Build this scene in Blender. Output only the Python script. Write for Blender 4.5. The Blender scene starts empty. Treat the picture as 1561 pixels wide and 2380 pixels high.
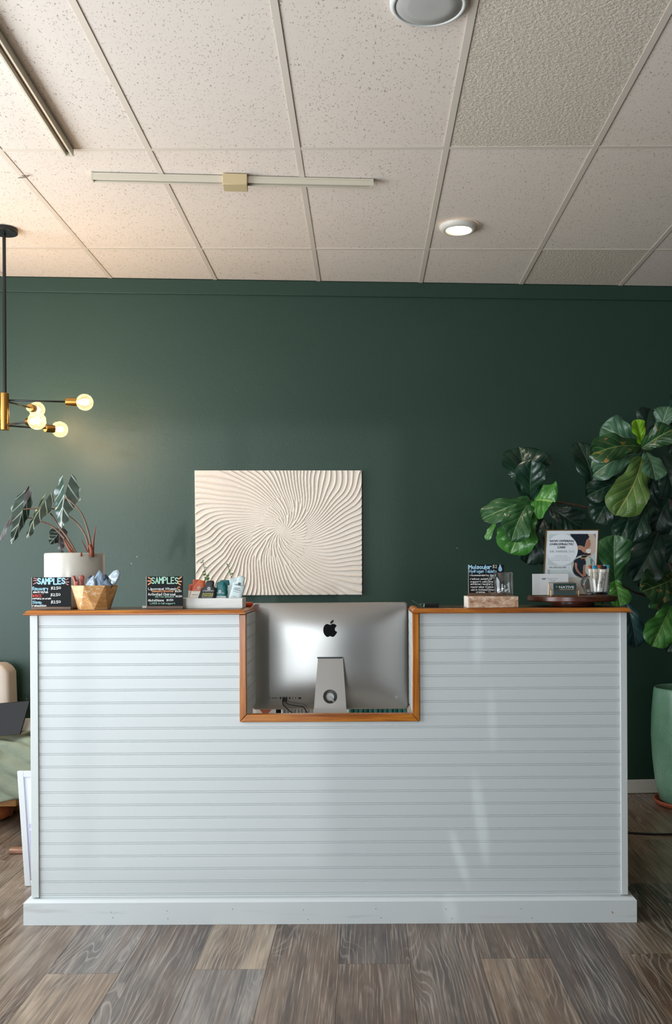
import bpy, bmesh, math, random
import numpy as np
from mathutils import Vector, Matrix, noise

# ------------------------------------------------------------------ camera
F, CX, CY, ROLL, EYE = 2206.0, 848.0, 1330.0, 0.0050, 1.36
sc = bpy.context.scene
COL = sc.collection
cd = bpy.data.cameras.new('camera'); cam = bpy.data.objects.new('camera', cd); COL.objects.link(cam)
cd.sensor_fit = 'HORIZONTAL'; cd.sensor_width = 36.0; cd.lens = 36.0 * F / 1561
cd.shift_x = -(CX - 780.5) / 1561; cd.shift_y = (CY - 1190) / 1561
cr, sr = math.cos(ROLL), math.sin(ROLL)
cam.matrix_world = Matrix(((cr, sr, 0, 0), (0, 0, -1, 0), (-sr, cr, 0, EYE), (0, 0, 0, 1)))
sc.camera = cam
# ------------------------------------------------------------------ view, world, daylight
sc.view_settings.view_transform = 'Standard'; sc.view_settings.look = 'None'
sc.view_settings.gamma = 1.0; sc.view_settings.use_curve_mapping = False
sc.view_settings.exposure = 0.07
w = bpy.data.worlds.new('sky'); sc.world = w; w.use_nodes = True
w.node_tree.nodes['Background'].inputs[0].default_value = (0.75, 0.88, 1.0, 1)
w.node_tree.nodes['Background'].inputs[1].default_value = 1.0
sc.cycles.use_denoising = True

def area(name, loc, target, sx, sy, power, color, spread=180):
    l = bpy.data.lights.new(name, 'AREA'); l.shape = 'RECTANGLE'; l.size = sx; l.size_y = sy
    l.energy = power; l.color = color; l.spread = math.radians(spread)
    o = bpy.data.objects.new(name, l); COL.objects.link(o); o.location = loc
    o.rotation_euler = (Vector(target) - Vector(loc)).to_track_quat('-Z', 'Y').to_euler()
    return o
# daylight entering through the shop-front windows (front left behind the camera, and the left side wall)
area('daylight_front_window', (-2.3, -2.86, 1.45), (-1.3, 3.0, 4.6), 1.95, 2.1, 105, (0.84, 0.93, 1.0), 140)
area('daylight_left_window', (-3.26, 2.5, 1.55), (1.0, 2.3, 2.2), 3.5, 1.9, 180, (0.84, 0.93, 1.0))
# added sun lamp: low, soft light assumed from the facades across the street
sl = bpy.data.lights.new('assumed_street_reflection', 'SUN'); sl.energy = .30; sl.angle = math.radians(1.0); sl.color = (.92, .98, 1.0)
so = bpy.data.objects.new('assumed_street_reflection', sl); COL.objects.link(so); so.location = (-2, -6, 2)
so.rotation_euler = Vector((.178, 1, -.03)).to_track_quat('-Z', 'Y').to_euler()
# spot lamps added outside the shop front to make light streaks: slim beams that cross the window and land on the counter front
def streak_spot(px, py, length, width, tilt, power):
    src = Vector((-2.3, -5.2, 1.15)); dst = P(px, py, 3.70); d = (dst - src).length
    g = bpy.data.lights.new('added_streak_spot', 'SPOT'); g.energy = power; g.color = (.86, 1.0, .97); g.shadow_soft_size = .01; g.spot_blend = 1.0
    g.spot_size = 2 * math.atan(length / 2 / d)
    o = bpy.data.objects.new('added_streak_spot', g); COL.objects.link(o)
    q = (dst - src).to_track_quat('-Z', 'Y').to_matrix().to_4x4() @ Matrix.Rotation(math.radians(tilt), 4, 'Z')
    o.matrix_world = Matrix.Translation(src) @ q @ Matrix.Diagonal((width / length, 1, 1, 1))
def _later_streak_spots():
    for a in ((1116, 1905, .46, .06, 7, 520), (1066, 1990, .30, .05, 17, 520), (1109, 1490, .28, .05, -1, 420), (1143, 1670, .34, .04, 2, 320), (1050, 2110, .12, .05, 12, 360)): streak_spot(*a)

# ------------------------------------------------------------------ helpers
def P(px, py, Y):
    u = (px - CX) / F; v = (CY - py) / F
    return Vector(((u * cr + v * sr) * Y, Y, EYE + (v * cr - u * sr) * Y))
_later_streak_spots()
class Plane:
    def __init__(s, p0, n): s.p0 = Vector(p0); s.n = Vector(n).normalized()
    def at(s, px, py, off=0.0):
        d = P(px, py, 1.0) - Vector((0, 0, EYE)); o = Vector((0, 0, EYE))
        p0 = s.p0 + s.n * off
        return o + d * ((p0 - o).dot(s.n) / d.dot(s.n))
def lin(c):
    if isinstance(c, str):
        c = [int(c[i:i + 2], 16) / 255 for i in (0, 2, 4)]
        return tuple(x / 12.92 if x <= .04045 else ((x + .055) / 1.055) ** 2.4 for x in c)
    return tuple(c)
class N:   # tiny node-graph helper
    def __init__(s, name):
        s.m = bpy.data.materials.new(name); s.m.use_nodes = True; s.t = s.m.node_tree
        s.b = s.t.nodes['Principled BSDF']
    def n(s, typ, **kw):
        x = s.t.nodes.new(typ)
        for k, v in kw.items():
            if k.startswith('i_'):
                k = k[2:]; x.inputs[int(k) if k.isdigit() else k.replace('_', ' ')].default_value = v
            else: setattr(x, k, v)
        return x
    def l(s, a, b): s.t.links.new(a, b)
    def math(s, op, a, b=None, c=None, clamp=False):
        x = s.t.nodes.new('ShaderNodeMath'); x.operation = op; x.use_clamp = clamp
        for i, v in enumerate((a, b, c)):
            if v is None: continue
            if isinstance(v, (int, float)): x.inputs[i].default_value = v
            else: s.l(v, x.inputs[i])
        return x.outputs[0]
    def mix(s, f, a, b, typ='MIX'):
        x = s.t.nodes.new('ShaderNodeMix'); x.data_type = 'RGBA'; x.blend_type = typ
        for i, v in ((0, f), (6, a), (7, b)):
            if isinstance(v, (int, float)): x.inputs[i].default_value = v
            elif isinstance(v, tuple): x.inputs[i].default_value = v if len(v) == 4 else v + (1,)
            else: s.l(v, x.inputs[i])
        return x.outputs[2]
    def ramp(s, f, stops, interp='LINEAR'):
        x = s.t.nodes.new('ShaderNodeValToRGB'); x.color_ramp.interpolation = interp; e = x.color_ramp.elements
        while len(e) < len(stops): e.new(0.5)
        for k, (p, c) in enumerate(stops):
            e[k].position = p; e[k].color = (c, c, c, 1) if isinstance(c, (int, float)) else tuple(c) + (1,)
        s.l(f, x.inputs[0]); return x.outputs[0]
    def coord(s, scale=(1, 1, 1), rnd=0.0, out='Object', rot=(0, 0, 0)):
        tc = s.n('ShaderNodeTexCoord'); v = tc.outputs[out]
        if rnd:
            oi = s.n('ShaderNodeObjectInfo'); va = s.n('ShaderNodeVectorMath', operation='MULTIPLY_ADD')
            cb = s.n('ShaderNodeCombineXYZ')
            for i in range(3): s.l(s.math('MULTIPLY', oi.outputs['Random'], rnd * (1 + .37 * i)), cb.inputs[i])
            va.operation = 'ADD'; s.l(v, va.inputs[0]); s.l(cb.outputs[0], va.inputs[1]); v = va.outputs[0]
        mp = s.n('ShaderNodeMapping'); mp.inputs['Scale'].default_value = scale; mp.inputs['Rotation'].default_value = rot
        s.l(v, mp.inputs[0]); return mp.outputs[0]
    def noise(s, vec, scale, detail=3, rough=.5, dist=0.0):
        x = s.n('ShaderNodeTexNoise', i_Scale=scale, i_Detail=detail, i_Roughness=rough, i_Distortion=dist); s.l(vec, x.inputs['Vector'])
        return x.outputs['Fac']
    def bump(s, h, strength=.3, dist=.002):
        x = s.n('ShaderNodeBump', i_Strength=strength, i_Distance=dist); s.l(h, x.inputs['Height']); s.l(x.outputs[0], s.b.inputs['Normal'])
    def base(s, c):
        if isinstance(c, tuple): s.b.inputs['Base Color'].default_value = c + (1,)
        else: s.l(c, s.b.inputs['Base Color'])
    def set(s, **kw):
        for k, v in kw.items(): s.b.inputs[k.replace('_', ' ')].default_value = v
_mc = {}
def mat(c, rough=.5, metal=0.0, spec=.5, grain=0.0, gscale=60, bump=0.0, bscale=200, name=None, **kw):
    key = (c, rough, metal, spec, grain, gscale, bump, bscale, tuple(kw.items()))
    if key in _mc: return _mc[key]
    g = N(name or 'surface'); c = lin(c)
    g.set(Roughness=rough, Metallic=metal); g.b.inputs['Specular IOR Level'].default_value = spec
    if grain:
        f = g.noise(g.coord(), gscale, 4)
        g.base(g.mix(g.ramp(f, [(.3, 0.0), (.7, 1.0)]), tuple(x * (1 - grain) for x in c), tuple(min(1, x * (1 + grain)) for x in c)))
    else: g.base(c)
    if bump: g.bump(g.noise(g.coord(), bscale, 3), bump, .001)
    for k, v in kw.items(): g.b.inputs[k.replace('_', ' ')].default_value = v
    _mc[key] = g.m; return g.m
def wood(name, c1, c2, c3, scale, rough=.4, knots=0.0, bump=.1):
    g = N(name); v = g.coord(scale, rnd=3.0)
    f = g.noise(v, 1.0, 5, .6, .8); f2 = g.noise(g.coord(tuple(s * 6 for s in scale), rnd=2.0), 1.0, 3, .6)
    f3 = g.math('MULTIPLY_ADD', f2, .35, g.math('MULTIPLY', f, .75))
    g.base(g.ramp(f3, [(.35, lin(c1)), (.52, lin(c2)), (.68, lin(c3))])); g.set(Roughness=rough)
    g.bump(f2, bump, .001); return g.m
def emit(c, strength):
    g = N('glow'); g.base((0, 0, 0)); g.b.inputs['Emission Color'].default_value = tuple(c) + (1,); g.b.inputs['Emission Strength'].default_value = strength
    return g.m
def glass(c=(1, 1, 1), rough=0.0, ior=1.45, name='clear_glass'):
    g = N(name); g.base(tuple(c)); g.set(Roughness=rough, IOR=ior); g.b.inputs['Transmission Weight'].default_value = 1.0; return g.m
def thin_glass(tint=(1, 1, 1), refl=.12, name='thin_pane', pw=4.0):
    g = N(name); t = g.t; out = t.nodes['Material Output']; t.nodes.remove(g.b)
    tr = g.n('ShaderNodeBsdfTransparent'); tr.inputs[0].default_value = tuple(tint) + (1,)
    gl = g.n('ShaderNodeBsdfGlossy'); gl.inputs['Roughness'].default_value = .02
    lw = g.n('ShaderNodeLayerWeight'); lw.inputs[0].default_value = .5
    mx = g.n('ShaderNodeMixShader'); g.l(g.math('MULTIPLY_ADD', g.math('POWER', lw.outputs['Facing'], pw), .75, refl * .2), mx.inputs[0])
    g.l(tr.outputs[0], mx.inputs[1]); g.l(gl.outputs[0], mx.inputs[2]); g.l(mx.outputs[0], out.inputs[0]); return g.m

class MB:
    def __init__(s): s.v = []; s.f = []; s.uv = []; s.mi = []
    def add(s, vs, fs, uvs=None, mi=0):
        k = len(s.v); s.v += [tuple(x) for x in vs]; s.f += [tuple(i + k for i in f) for f in fs]
        s.mi += [mi] * len(fs)
        s.uv += list(uvs) if uvs is not None else [(0, 0)] * len(vs); return s
    def box(s, x0, x1, y0, y1, z0, z1, mi=0):
        return s.hexa([(x0, y0, z0), (x1, y0, z0), (x1, y1, z0), (x0, y1, z0)], [(x0, y0, z1), (x1, y0, z1), (x1, y1, z1), (x0, y1, z1)], mi)
    def hexa(s, a, b, mi=0):
        return s.add(list(a) + list(b), [(3, 2, 1, 0), (4, 5, 6, 7), (0, 1, 5, 4), (1, 2, 6, 5), (2, 3, 7, 6), (3, 0, 4, 7)], mi=mi)
    def loops(s, rings, cap0=True, cap1=True, close=True, mi=0):
        n = len(rings[0]); vs = [p for r in rings for p in r]; fs = []
        for i in range(len(rings) - 1):
            for j in range(n if close else n - 1):
                k = (j + 1) % n; fs.append((i * n + j, i * n + k, (i + 1) * n + k, (i + 1) * n + j))
        if cap0: fs.append(tuple(range(n - 1, -1, -1)))
        if cap1: fs.append(tuple((len(rings) - 1) * n + j for j in range(n)))
        return s.add(vs, fs, mi=mi)
    def lathe(s, prof, c, seg=32, axis=(0, 0, 1), cap0=True, cap1=True, mi=0, phase=0.0):
        ax = Vector(axis).normalized(); a = ax.orthogonal().normalized(); b = ax.cross(a); c = Vector(c)
        if abs(ax.z) > .99: a = Vector((1, 0, 0)); b = ax.cross(a)
        return s.loops([[c + ax * h + (a * math.cos(t) + b * math.sin(t)) * r for t in [phase + 2 * math.pi * j / seg for j in range(seg)]] for (r, h) in prof], cap0, cap1, mi=mi)
    def tube(s, pts, r, seg=10, mi=0):
        pts = [Vector(p) for p in pts]; rr = r if isinstance(r, (list, tuple)) else [r] * len(pts); rings = []
        t0 = (pts[1] - pts[0]).normalized(); a = t0.orthogonal().normalized()
        for i, p in enumerate(pts):
            t = (pts[min(i + 1, len(pts) - 1)] - pts[max(i - 1, 0)]).normalized()
            a = (a - t * a.dot(t)).normalized(); b = t.cross(a)
            rings.append([p + (a * math.cos(q) + b * math.sin(q)) * rr[i] for q in [2 * math.pi * j / seg for j in range(seg)]])
        return s.loops(rings, mi=mi)
    def poly(s, pts, mi=0): return s.add(pts, [tuple(range(len(pts)))], mi=mi)
    def slab(s, front, back, mi=0): return s.loops([back, front], mi=mi)
    def build(s, name, m, parent=None, smooth=False, flat=False, bevel=0.0, seg=2, fix=True, loc=None):
        me = bpy.data.meshes.new(name); me.from_pydata([tuple(v) for v in s.v], [], s.f); 
        if any(u != (0, 0) for u in s.uv):
            ul = me.uv_layers.new(name='UVMap'); li = np.empty(len(me.loops), dtype=np.int32); me.loops.foreach_get('vertex_index', li)
            ul.data.foreach_set('uv', np.array(s.uv, dtype=np.float32)[li].ravel())
        ms = m if isinstance(m, (list, tuple)) else [m]
        for x in ms: me.materials.append(x)
        if len(ms) > 1: me.polygons.foreach_set('material_index', np.array(s.mi, dtype=np.int32))
        if fix:
            bm = bmesh.new(); bm.from_mesh(me); bmesh.ops.recalc_face_normals(bm, faces=bm.faces); bm.to_mesh(me); bm.free()
        me.polygons.foreach_set('use_smooth', [not flat] * len(me.polygons))
        if not smooth and not flat: me.set_sharp_from_angle(angle=math.radians(38))
        o = bpy.data.objects.new(name, me); COL.objects.link(o)
        if loc is not None and parent is None:
            me.transform(Matrix.Translation(-Vector(loc))); o.location = loc
        if parent is not None: adopt(o, parent)
        if bevel:
            b = o.modifiers.new('bevel', 'BEVEL'); b.width = bevel; b.segments = seg; b.limit_method = 'ANGLE'; b.angle_limit = math.radians(40)
        if smooth == 'auto' or (smooth and bevel): pass
        return o
def wloc(o):
    v = Vector((0, 0, 0))
    while o is not None: v += o.location; o = o.parent
    return v
def adopt(o, p):
    o.parent = p; o.location = -wloc(p)
def tag(o, label, cat, group=None, kind=None):
    o['label'] = label; o['category'] = cat
    if group: o['group'] = group
    if kind: o['kind'] = kind
    return o
def thing(name, label, cat, loc, group=None):
    o = bpy.data.objects.new(name, None); COL.objects.link(o); o.location = loc; o.empty_display_size = .05
    return tag(o, label, cat, group)
def struct(o, label=None):
    o['kind'] = 'structure'
    if label: o['label'] = label
    return o
def spline(pts, n=6, closed=False):
    pts = [Vector(p) for p in pts]; out = []; m = len(pts)
    for i in range(m if closed else m - 1):
        if closed: a, b, c, d = pts[i - 1], pts[i], pts[(i + 1) % m], pts[(i + 2) % m]
        else: a, b, c, d = pts[max(i - 1, 0)], pts[i], pts[i + 1], pts[min(i + 2, m - 1)]
        for k in range(n):
            t = k / n; out.append(.5 * ((2 * b) + (c - a) * t + (2 * a - 5 * b + 4 * c - d) * t * t + (3 * b - a - 3 * c + d) * t ** 3))
    if not closed: out.append(pts[-1])
    return out
def lerp(a, b, t): return a + (b - a) * t
def interp(xs, ys, x): return float(np.interp(x, xs, ys))
rnd = random.Random(7)

# ------------------------------------------------------------------ lettering
G = {'A': '032943 1535', 'B': '0309 ~0939473606 ~0636453303', 'C': '~482907052344', 'D': '0309 ~092947452303', 'E': '49090343 0636', 'F': '490903 0636',
 'G': '~482907052344 444626', 'H': '0309 4349 0646', 'I': '0309', 'K': '0309 490643', 'L': '090343', 'M': '0309264943', 'N': '03094349', 'O': '~29070523454729',
 'P': '0309 ~0939473606', 'R': '0309 ~0939473606 2643', 'S': '~4829081636442304', 'T': '0949 2923', 'V': '092349', 'W': '0913273349', 'X': '0943 0349', 'Y': '092649 2623',
 '$': '~4829081636442304 2902', '&': '~4317293805133446', '0': '~29070523454729', '2': '~08294703 0343', '3': '~0829473626452304', '5': '490906 ~0636453303', '.': '0303', ',': '0302',
 'a': '~361705133435 3733', 'b': '0903 ~0617353303', 'c': '~361705132334', 'd': '~3617051334 3933', 'e': '~0535371704133334', 'f': '~39281713 0636', 'g': '~3617051334 ~37312001',
 'h': '0903 ~0617373433', 'i': '0703 0909', 'k': '0903 370533', 'l': '0903', 'm': '0703 ~0617262523 ~2637464543', 'n': '0703 ~0617373433', 'o': '~27060423343627', 'p': '0700 ~0617353303',
 'r': '0703 ~06172737', 's': '~361706341303', 't': '~19142333 0737', 'u': '~0704133437 3733', 'v': '071337', 'w': '0713253347', 'x': '0733 0337', 'y': '0724 3710', 'z': '07370333', '*': '1515'}
def chaikin(p, k=2):
    for _ in range(k):
        q = [p[0]]
        for a, b in zip(p, p[1:]): q += [(a[0] * .75 + b[0] * .25, a[1] * .75 + b[1] * .25), (a[0] * .25 + b[0] * .75, a[1] * .25 + b[1] * .75)]
        p = q + [p[-1]]
    return p
_lv = [0]
def ribbon(mb, pts, hw, plane, off, smooth=True):
    pts = [Vector((p[0], p[1])) for p in pts]
    runs = [pts] if smooth else [[a, b] for a, b in zip(pts, pts[1:])]
    for run in runs:
        _lv[0] = (_lv[0] + 1) % 12; o = off + _lv[0] * .00006; L, Rr = [], []
        for i, p in enumerate(run):
            d = run[min(i + 1, len(run) - 1)] - run[max(i - 1, 0)]
            if d.length < 1e-6: d = Vector((1, 0))
            nrm = Vector((-d.y, d.x)).normalized() * hw; L.append(p + nrm); Rr.append(p - nrm)
        a0 = math.atan2(L[0].y - run[0].y, L[0].x - run[0].x); a1 = math.atan2(Rr[-1].y - run[-1].y, Rr[-1].x - run[-1].x)
        cap0 = [run[0] + hw * Vector((math.cos(a0 + k * math.pi / 5), math.sin(a0 + k * math.pi / 5))) for k in range(1, 5)]
        cap1 = [run[-1] + hw * Vector((math.cos(a1 + k * math.pi / 5), math.sin(a1 + k * math.pi / 5))) for k in range(1, 5)]
        n = len(run); W = lambda q: plane.at(q.x, q.y, o)
        mb.add([W(q) for q in L + Rr], [(i, i + 1, n + i + 1, n + i) for i in range(n - 1)])
        mb.poly([W(q) for q in [L[0]] + cap0 + [Rr[0]]]); mb.poly([W(q) for q in [Rr[-1]] + cap1 + [L[-1]]])
def hand(mb, text, px, py, h, plane, width=None, stroke=.09, off=.0012, slope=0.0, seed=1):
    """marker-pen lettering: px,py = baseline start in the photograph's frame, h = cap height"""
    r = random.Random(seed); u = h / 6.0; strokes = []; x = 0
    for ch in text:
        if ch == ' ': x += 2.6; continue
        g = G[ch]; mx = 0; jy = r.uniform(-.25, .25)
        for s in g.split():
            sm = s[0] == '~'; s = s.strip('~')
            pts = [(int(s[i]), int(s[i + 1]) - 3 + jy) for i in range(0, len(s), 2)]; mx = max(mx, max(p[0] for p in pts))
            if len(pts) == 2 and pts[0] == pts[1]: pts[1] = (pts[1][0] + .3, pts[1][1])
            strokes.append((sm, [(x + a, b) for a, b in (chaikin(pts) if sm else pts)]))
        x += mx + 1.5
    k = (width / (x - 1.5)) if width else u
    for sm, s in strokes:
        ribbon(mb, [(px + a * k, py - b * u + slope * a * k) for a, b in s], stroke * 1.2 * h / 2, plane, off, sm)
_tc = {}
def type_(mb, text, px, py, h, plane, width=None, shear=0.0, bold=0.0, off=.0012, slope=0.0, align='L', rot=0.0):
    """printed lettering: px,py = baseline start, h = cap height in the photograph's frame"""
    key = (text, shear, bold)
    if key not in _tc:
        c = bpy.data.curves.new('t', 'FONT'); c.body = text; c.shear = shear; c.offset = bold; c.resolution_u = 2
        o = bpy.data.objects.new('t', c); COL.objects.link(o)
        dg = bpy.context.evaluated_depsgraph_get(); me = bpy.data.meshes.new_from_object(o.evaluated_get(dg))
        _tc[key] = ([tuple(v.co) for v in me.vertices], [tuple(p.vertices) for p in me.polygons])
        bpy.data.objects.remove(o); bpy.data.meshes.remove(me); bpy.data.curves.remove(c)
    vs, fs = _tc[key]
    if not vs: return
    x0 = min(v[0] for v in vs); x1 = max(v[0] for v in vs); ky = h / .72; kx = width / (x1 - x0) if width else ky
    sx = 0 if align == 'L' else -(x1 - x0) * kx / 2
    ca, sa = math.cos(rot), math.sin(rot); out = []
    for v in vs:
        a = (v[0] - x0) * kx + sx; b = -v[1] * ky + slope * a
        out.append(plane.at(px + a * ca - b * sa, py + a * sa + b * ca, off))
    mb.add(out, fs)
def disc(mb, px, py, rx, ry, plane, off, n=36, a0=0, a1=360):
    mb.poly([plane.at(px + rx * math.cos(math.radians(lerp(a0, a1, k / n))), py + ry * math.sin(math.radians(lerp(a0, a1, k / n))), off) for k in range(n)])
def shape(mb, pts, plane, off, n=4):
    mb.poly([plane.at(p.x, p.y, off) for p in spline([(a, b, 0) for a, b in pts], n, True)] if n else [plane.at(a, b, off) for a, b in pts])
PRINT = lambda c: mat(c, .7, spec=.2, name='ink')

# ------------------------------------------------------------------ materials
def green_wall():
    g = N('green_wall_paint'); v = g.coord()
    f = g.noise(v, 1.3, 3); f2 = g.noise(v, 150, 2, .6); f3 = g.noise(v, 45, 2)
    g.base(g.mix(f, lin('223b30'), lin('263f34'))); g.set(Roughness=.42); g.b.inputs['Specular IOR Level'].default_value = .45
    g.bump(g.math('ADD', f2, g.math('MULTIPLY', f3, .5)), .35, .0016); return g.m
M_GREEN = green_wall()
M_WHITE = mat('cacdcb', .38, name='white_paint', bump=.05, bscale=90)
M_PLAIN = mat('dcd8d2', .6, name='plain_wall_paint')
def tile_mat(rough_tile):
    g = N('ceiling_tile'); v = g.coord((1, 1, 1), rnd=5.0)
    big = g.noise(v, 2.2, 3)
    if rough_tile:
        f = g.noise(v, 85, 4, .65, .3)
        g.base(g.mix(g.ramp(f, [(.38, 0.0), (.6, 1.0)]), lin('cfc0af'), lin('e3d5c5'))); g.bump(f, .9, .006)
    else:
        vd = g.n('ShaderNodeVectorMath', operation='ADD'); nz = g.n('ShaderNodeTexNoise', i_Scale=30.0); g.l(v, nz.inputs['Vector'])
        sc_ = g.n('ShaderNodeVectorMath', operation='SCALE'); sc_.inputs['Scale'].default_value = .02; g.l(nz.outputs['Color'], sc_.inputs[0])
        g.l(v, vd.inputs[0]); g.l(sc_.outputs[0], vd.inputs[1])
        vo = g.n('ShaderNodeTexVoronoi', i_Scale=95.0); g.l(vd.outputs[0], vo.inputs['Vector'])
        wn = g.n('ShaderNodeTexWhiteNoise'); g.l(vo.outputs['Position'], wn.inputs['Vector'])
        dots = g.math('LESS_THAN', vo.outputs['Distance'], g.math('MULTIPLY_ADD', wn.outputs['Value'], .36, -.10))
        mp = g.coord((1.0, .45, 1), rnd=7.0, rot=(0, 0, .5)); f = g.noise(mp, 150, 2, .5, .6)
        fis = g.ramp(f, [(.655, 0.0), (.685, 1.0)])
        d = g.math('MAXIMUM', dots, fis)
        g.base(g.mix(g.math('MULTIPLY', d, .62), g.mix(big, lin('e3d5c8'), lin('eadcd0')), lin('86725e')))
        g.bump(g.math('MULTIPLY', d, -1.0), .5, .002)
    g.set(Roughness=.9); g.b.inputs['Specular IOR Level'].default_value = .15; return g.m
M_TILE, M_TILE2 = tile_mat(False), tile_mat(True)
M_BAR = mat('dccfc1', .45, name='ceiling_grid_paint')
def plank_mat():
    g = N('limed_oak_plank'); oi = g.n('ShaderNodeObjectInfo')
    tone = g.noise(g.coord((6, 1.5, 1), rnd=9.0), 1.0, 4, .6, .7); tone2 = g.noise(g.coord((9, 1.6, 1), rnd=5.0), 1.0, 4, .6, .5)
    warp = g.noise(g.coord((5.0, .9, 1), rnd=7.0), 1.0, 2, .5, .5); fine = g.noise(g.coord((190, 3.5, 1), rnd=6.0), 1.0, 3, .6); streak = g.noise(g.coord((30, 1.3, 1), rnd=3.0), 1.0, 4, .6, .6)
    sx = g.n('ShaderNodeSeparateXYZ'); tc = g.n('ShaderNodeTexCoord'); g.l(tc.outputs['Object'], sx.inputs[0])
    ph = g.math('SINE', g.math('ADD', g.math('MULTIPLY', sx.outputs[0], 320.0), g.math('MULTIPLY', warp, 120.0)))
    patch = g.ramp(g.noise(g.coord((5, 1.3, 1), rnd=11.0), 1.0, 3, .5), [(.44, 0.0), (.58, 1.0)])
    dk = g.mix(.65, oi.outputs['Color'], lin('29221f')); lt = g.mix(.22, oi.outputs['Color'], lin('bfae9b'))
    c = g.mix(g.ramp(tone, [(.33, 0.0), (.66, 1.0)]), dk, lt)
    c = g.mix(g.ramp(tone2, [(.40, .55), (.60, 0.0)]), c, lin('5f4330'))
    c = g.mix(g.ramp(streak, [(.33, .55), (.50, 0.0)]), c, lin('2b2422'))
    ln = g.math('MULTIPLY', g.ramp(g.math('MULTIPLY_ADD', ph, .5, .5), [(.80, 0.0), (.96, 1.0)]), patch)
    c = g.mix(g.math('MULTIPLY', ln, .42), c, lin('b3a79d')); 
    c = g.mix(g.ramp(fine, [(.55, 0.0), (.66, .5)]), c, lin('b3a699')); c = g.mix(g.ramp(fine, [(.33, .45), (.44, 0.0)]), c, lin('2f2622'))
    g.base(c); g.set(Roughness=.34); g.b.inputs['Specular IOR Level'].default_value = .55
    g.bump(fine, .10, .001); return g.m
M_PLANK = plank_mat()
PINE = dict(c1='6a3109', c2='9b5413', c3='bd7726')
M_PINE_X = wood('varnished_pine', PINE['c1'], PINE['c2'], PINE['c3'], (1.6, 30, 30), .28)
M_PINE_Z = wood('varnished_pine_upright', PINE['c1'], PINE['c2'], PINE['c3'], (30, 30, 1.6), .28)
M_DARKTOP = wood('dark_stained_top', '33261c', '47362a', '5a4636', (2, 26, 26), .3)
M_WALNUT = wood('walnut', '33170f', '4d2618', '6b3a26', (4, 28, 28), .3)
M_BLACK = mat('141618', .65, spec=.18, name='black_board')
M_BLACKCORD = mat('121315', .5, name='black_rubber')
M_BRASS = mat('b88a4a', .28, 1.0, name='brass')
M_ALU = mat('adaba8', .39, 1.0, name='aluminium', bump=.02, bscale=900)
M_GLASS = thin_glass((.985, .99, .99), .24, 'mug_glass', 2.6)
M_BARKWOOD = mat('4a3a2c', .8, grain=.3, name='bark')

# ------------------------------------------------------------------ room shell
CEIL = 3.10
XL, XR, YF = -3.4, 3.4, -3.0
def wallY(x): return 5.698 + .0647 * x
WN = Vector((.0647, -1, 0)).normalized()
WALLP = Plane((0, 5.698, 0), WN)
b = MB(); b.hexa([(XL, wallY(XL), 0), (XR, wallY(XR), 0), (XR, wallY(XR) + .15, 0), (XL, wallY(XL) + .15, 0)],
                 [(XL, wallY(XL), CEIL + .12), (XR, wallY(XR), CEIL + .12), (XR, wallY(XR) + .15, CEIL + .12), (XL, wallY(XL) + .15, CEIL + .12)])
wall_back = struct(b.build('wall_back', M_GREEN), 'dark green painted back wall')
def wall_strip(name, z0, z1, th, m, bev=.003, x0=XL, x1=XR):
    b = MB(); q = [(x0, wallY(x0) - th), (x1, wallY(x1) - th), (x1, wallY(x1) - .001), (x0, wallY(x0) - .001)]
    b.hexa([(x, y, z0) for x, y in q], [(x, y, z1) for x, y in q]); return struct(b.build(name, m, bevel=bev))
wall_strip('trim_1', 3.012, CEIL - .001, .012, M_GREEN)
wall_strip('baseboard_back', 0.001, .085, .012, mat('d8d4cc', .45, name='baseboard_paint'), .004)
b = MB(); b.box(XR, XR + .12, YF, wallY(XR), 0, CEIL + .12); struct(b.build('wall_right', M_GREEN))
def wall_with_hole(name, axis, c0, c1, a0, a1, h0, h1, za, zb):
    b = MB()
    for (p, q, z0, z1) in ((a0, h0, 0, CEIL + .12), (h1, a1, 0, CEIL + .12), (h0, h1, 0, za), (h0, h1, zb, CEIL + .12)):
        if axis == 'x': b.box(p, q, c0, c1, z0, z1)
        else: b.box(c0, c1, p, q, z0, z1)
    return struct(b.build(name, M_GREEN))
b = MB()   # front wall with the shop window on the left and an assumed narrower one on the right
for (p, q, z0, z1) in ((XL, -3.3, 0, CEIL + .12), (-1.3, 1.9, 0, CEIL + .12), (3.2, XR, 0, CEIL + .12), (-3.3, -1.3, 0, .35), (-3.3, -1.3, 2.55, CEIL + .12), (1.9, 3.2, 0, .35), (1.9, 3.2, 2.55, CEIL + .12)):
    b.box(p, q, YF - .12, YF, z0, z1)
struct(b.build('wall_front', M_GREEN))
wall_with_hole('wall_left', 'y', XL - .12, XL, YF, wallY(XL), 0.7, 4.4, .45, 2.6)
M_PANE = thin_glass(); M_MULL = mat('3a3d40', .4, name='window_metal')
def window(name, axis, c, a0, a1, z0, z1, n):
    b = MB()
    def bar(p, q, za, zb):
        if axis == 'x': b.box(p, q, c - .05, c + .01, za, zb)
        else: b.box(c - .05, c + .01, p, q, za, zb)
    bar(a0, a0 + .05, z0, z1); bar(a1 - .05, a1, z0, z1); bar(a0, a1, z0, z0 + .05); bar(a0, a1, z1 - .05, z1)
    for k in range(1, n): x = lerp(a0, a1, k / n); bar(x - .025, x + .025, z0, z1)
    o = struct(b.build(name, M_MULL))
    for k in range(n):
        p = MB(); x0, x1 = lerp(a0, a1, k / n) + .02, lerp(a0, a1, (k + 1) / n) - .02
        if axis == 'x': p.box(x0, x1, c - .023, c - .017, z0 + .04, z1 - .04)
        else: p.box(c - .023, c - .017, x0, x1, z0 + .04, z1 - .04)
        p.build('pane', M_PANE, o)
window('window_1', 'x', YF, -3.3, -1.3, .35, 2.55, 2)
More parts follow.
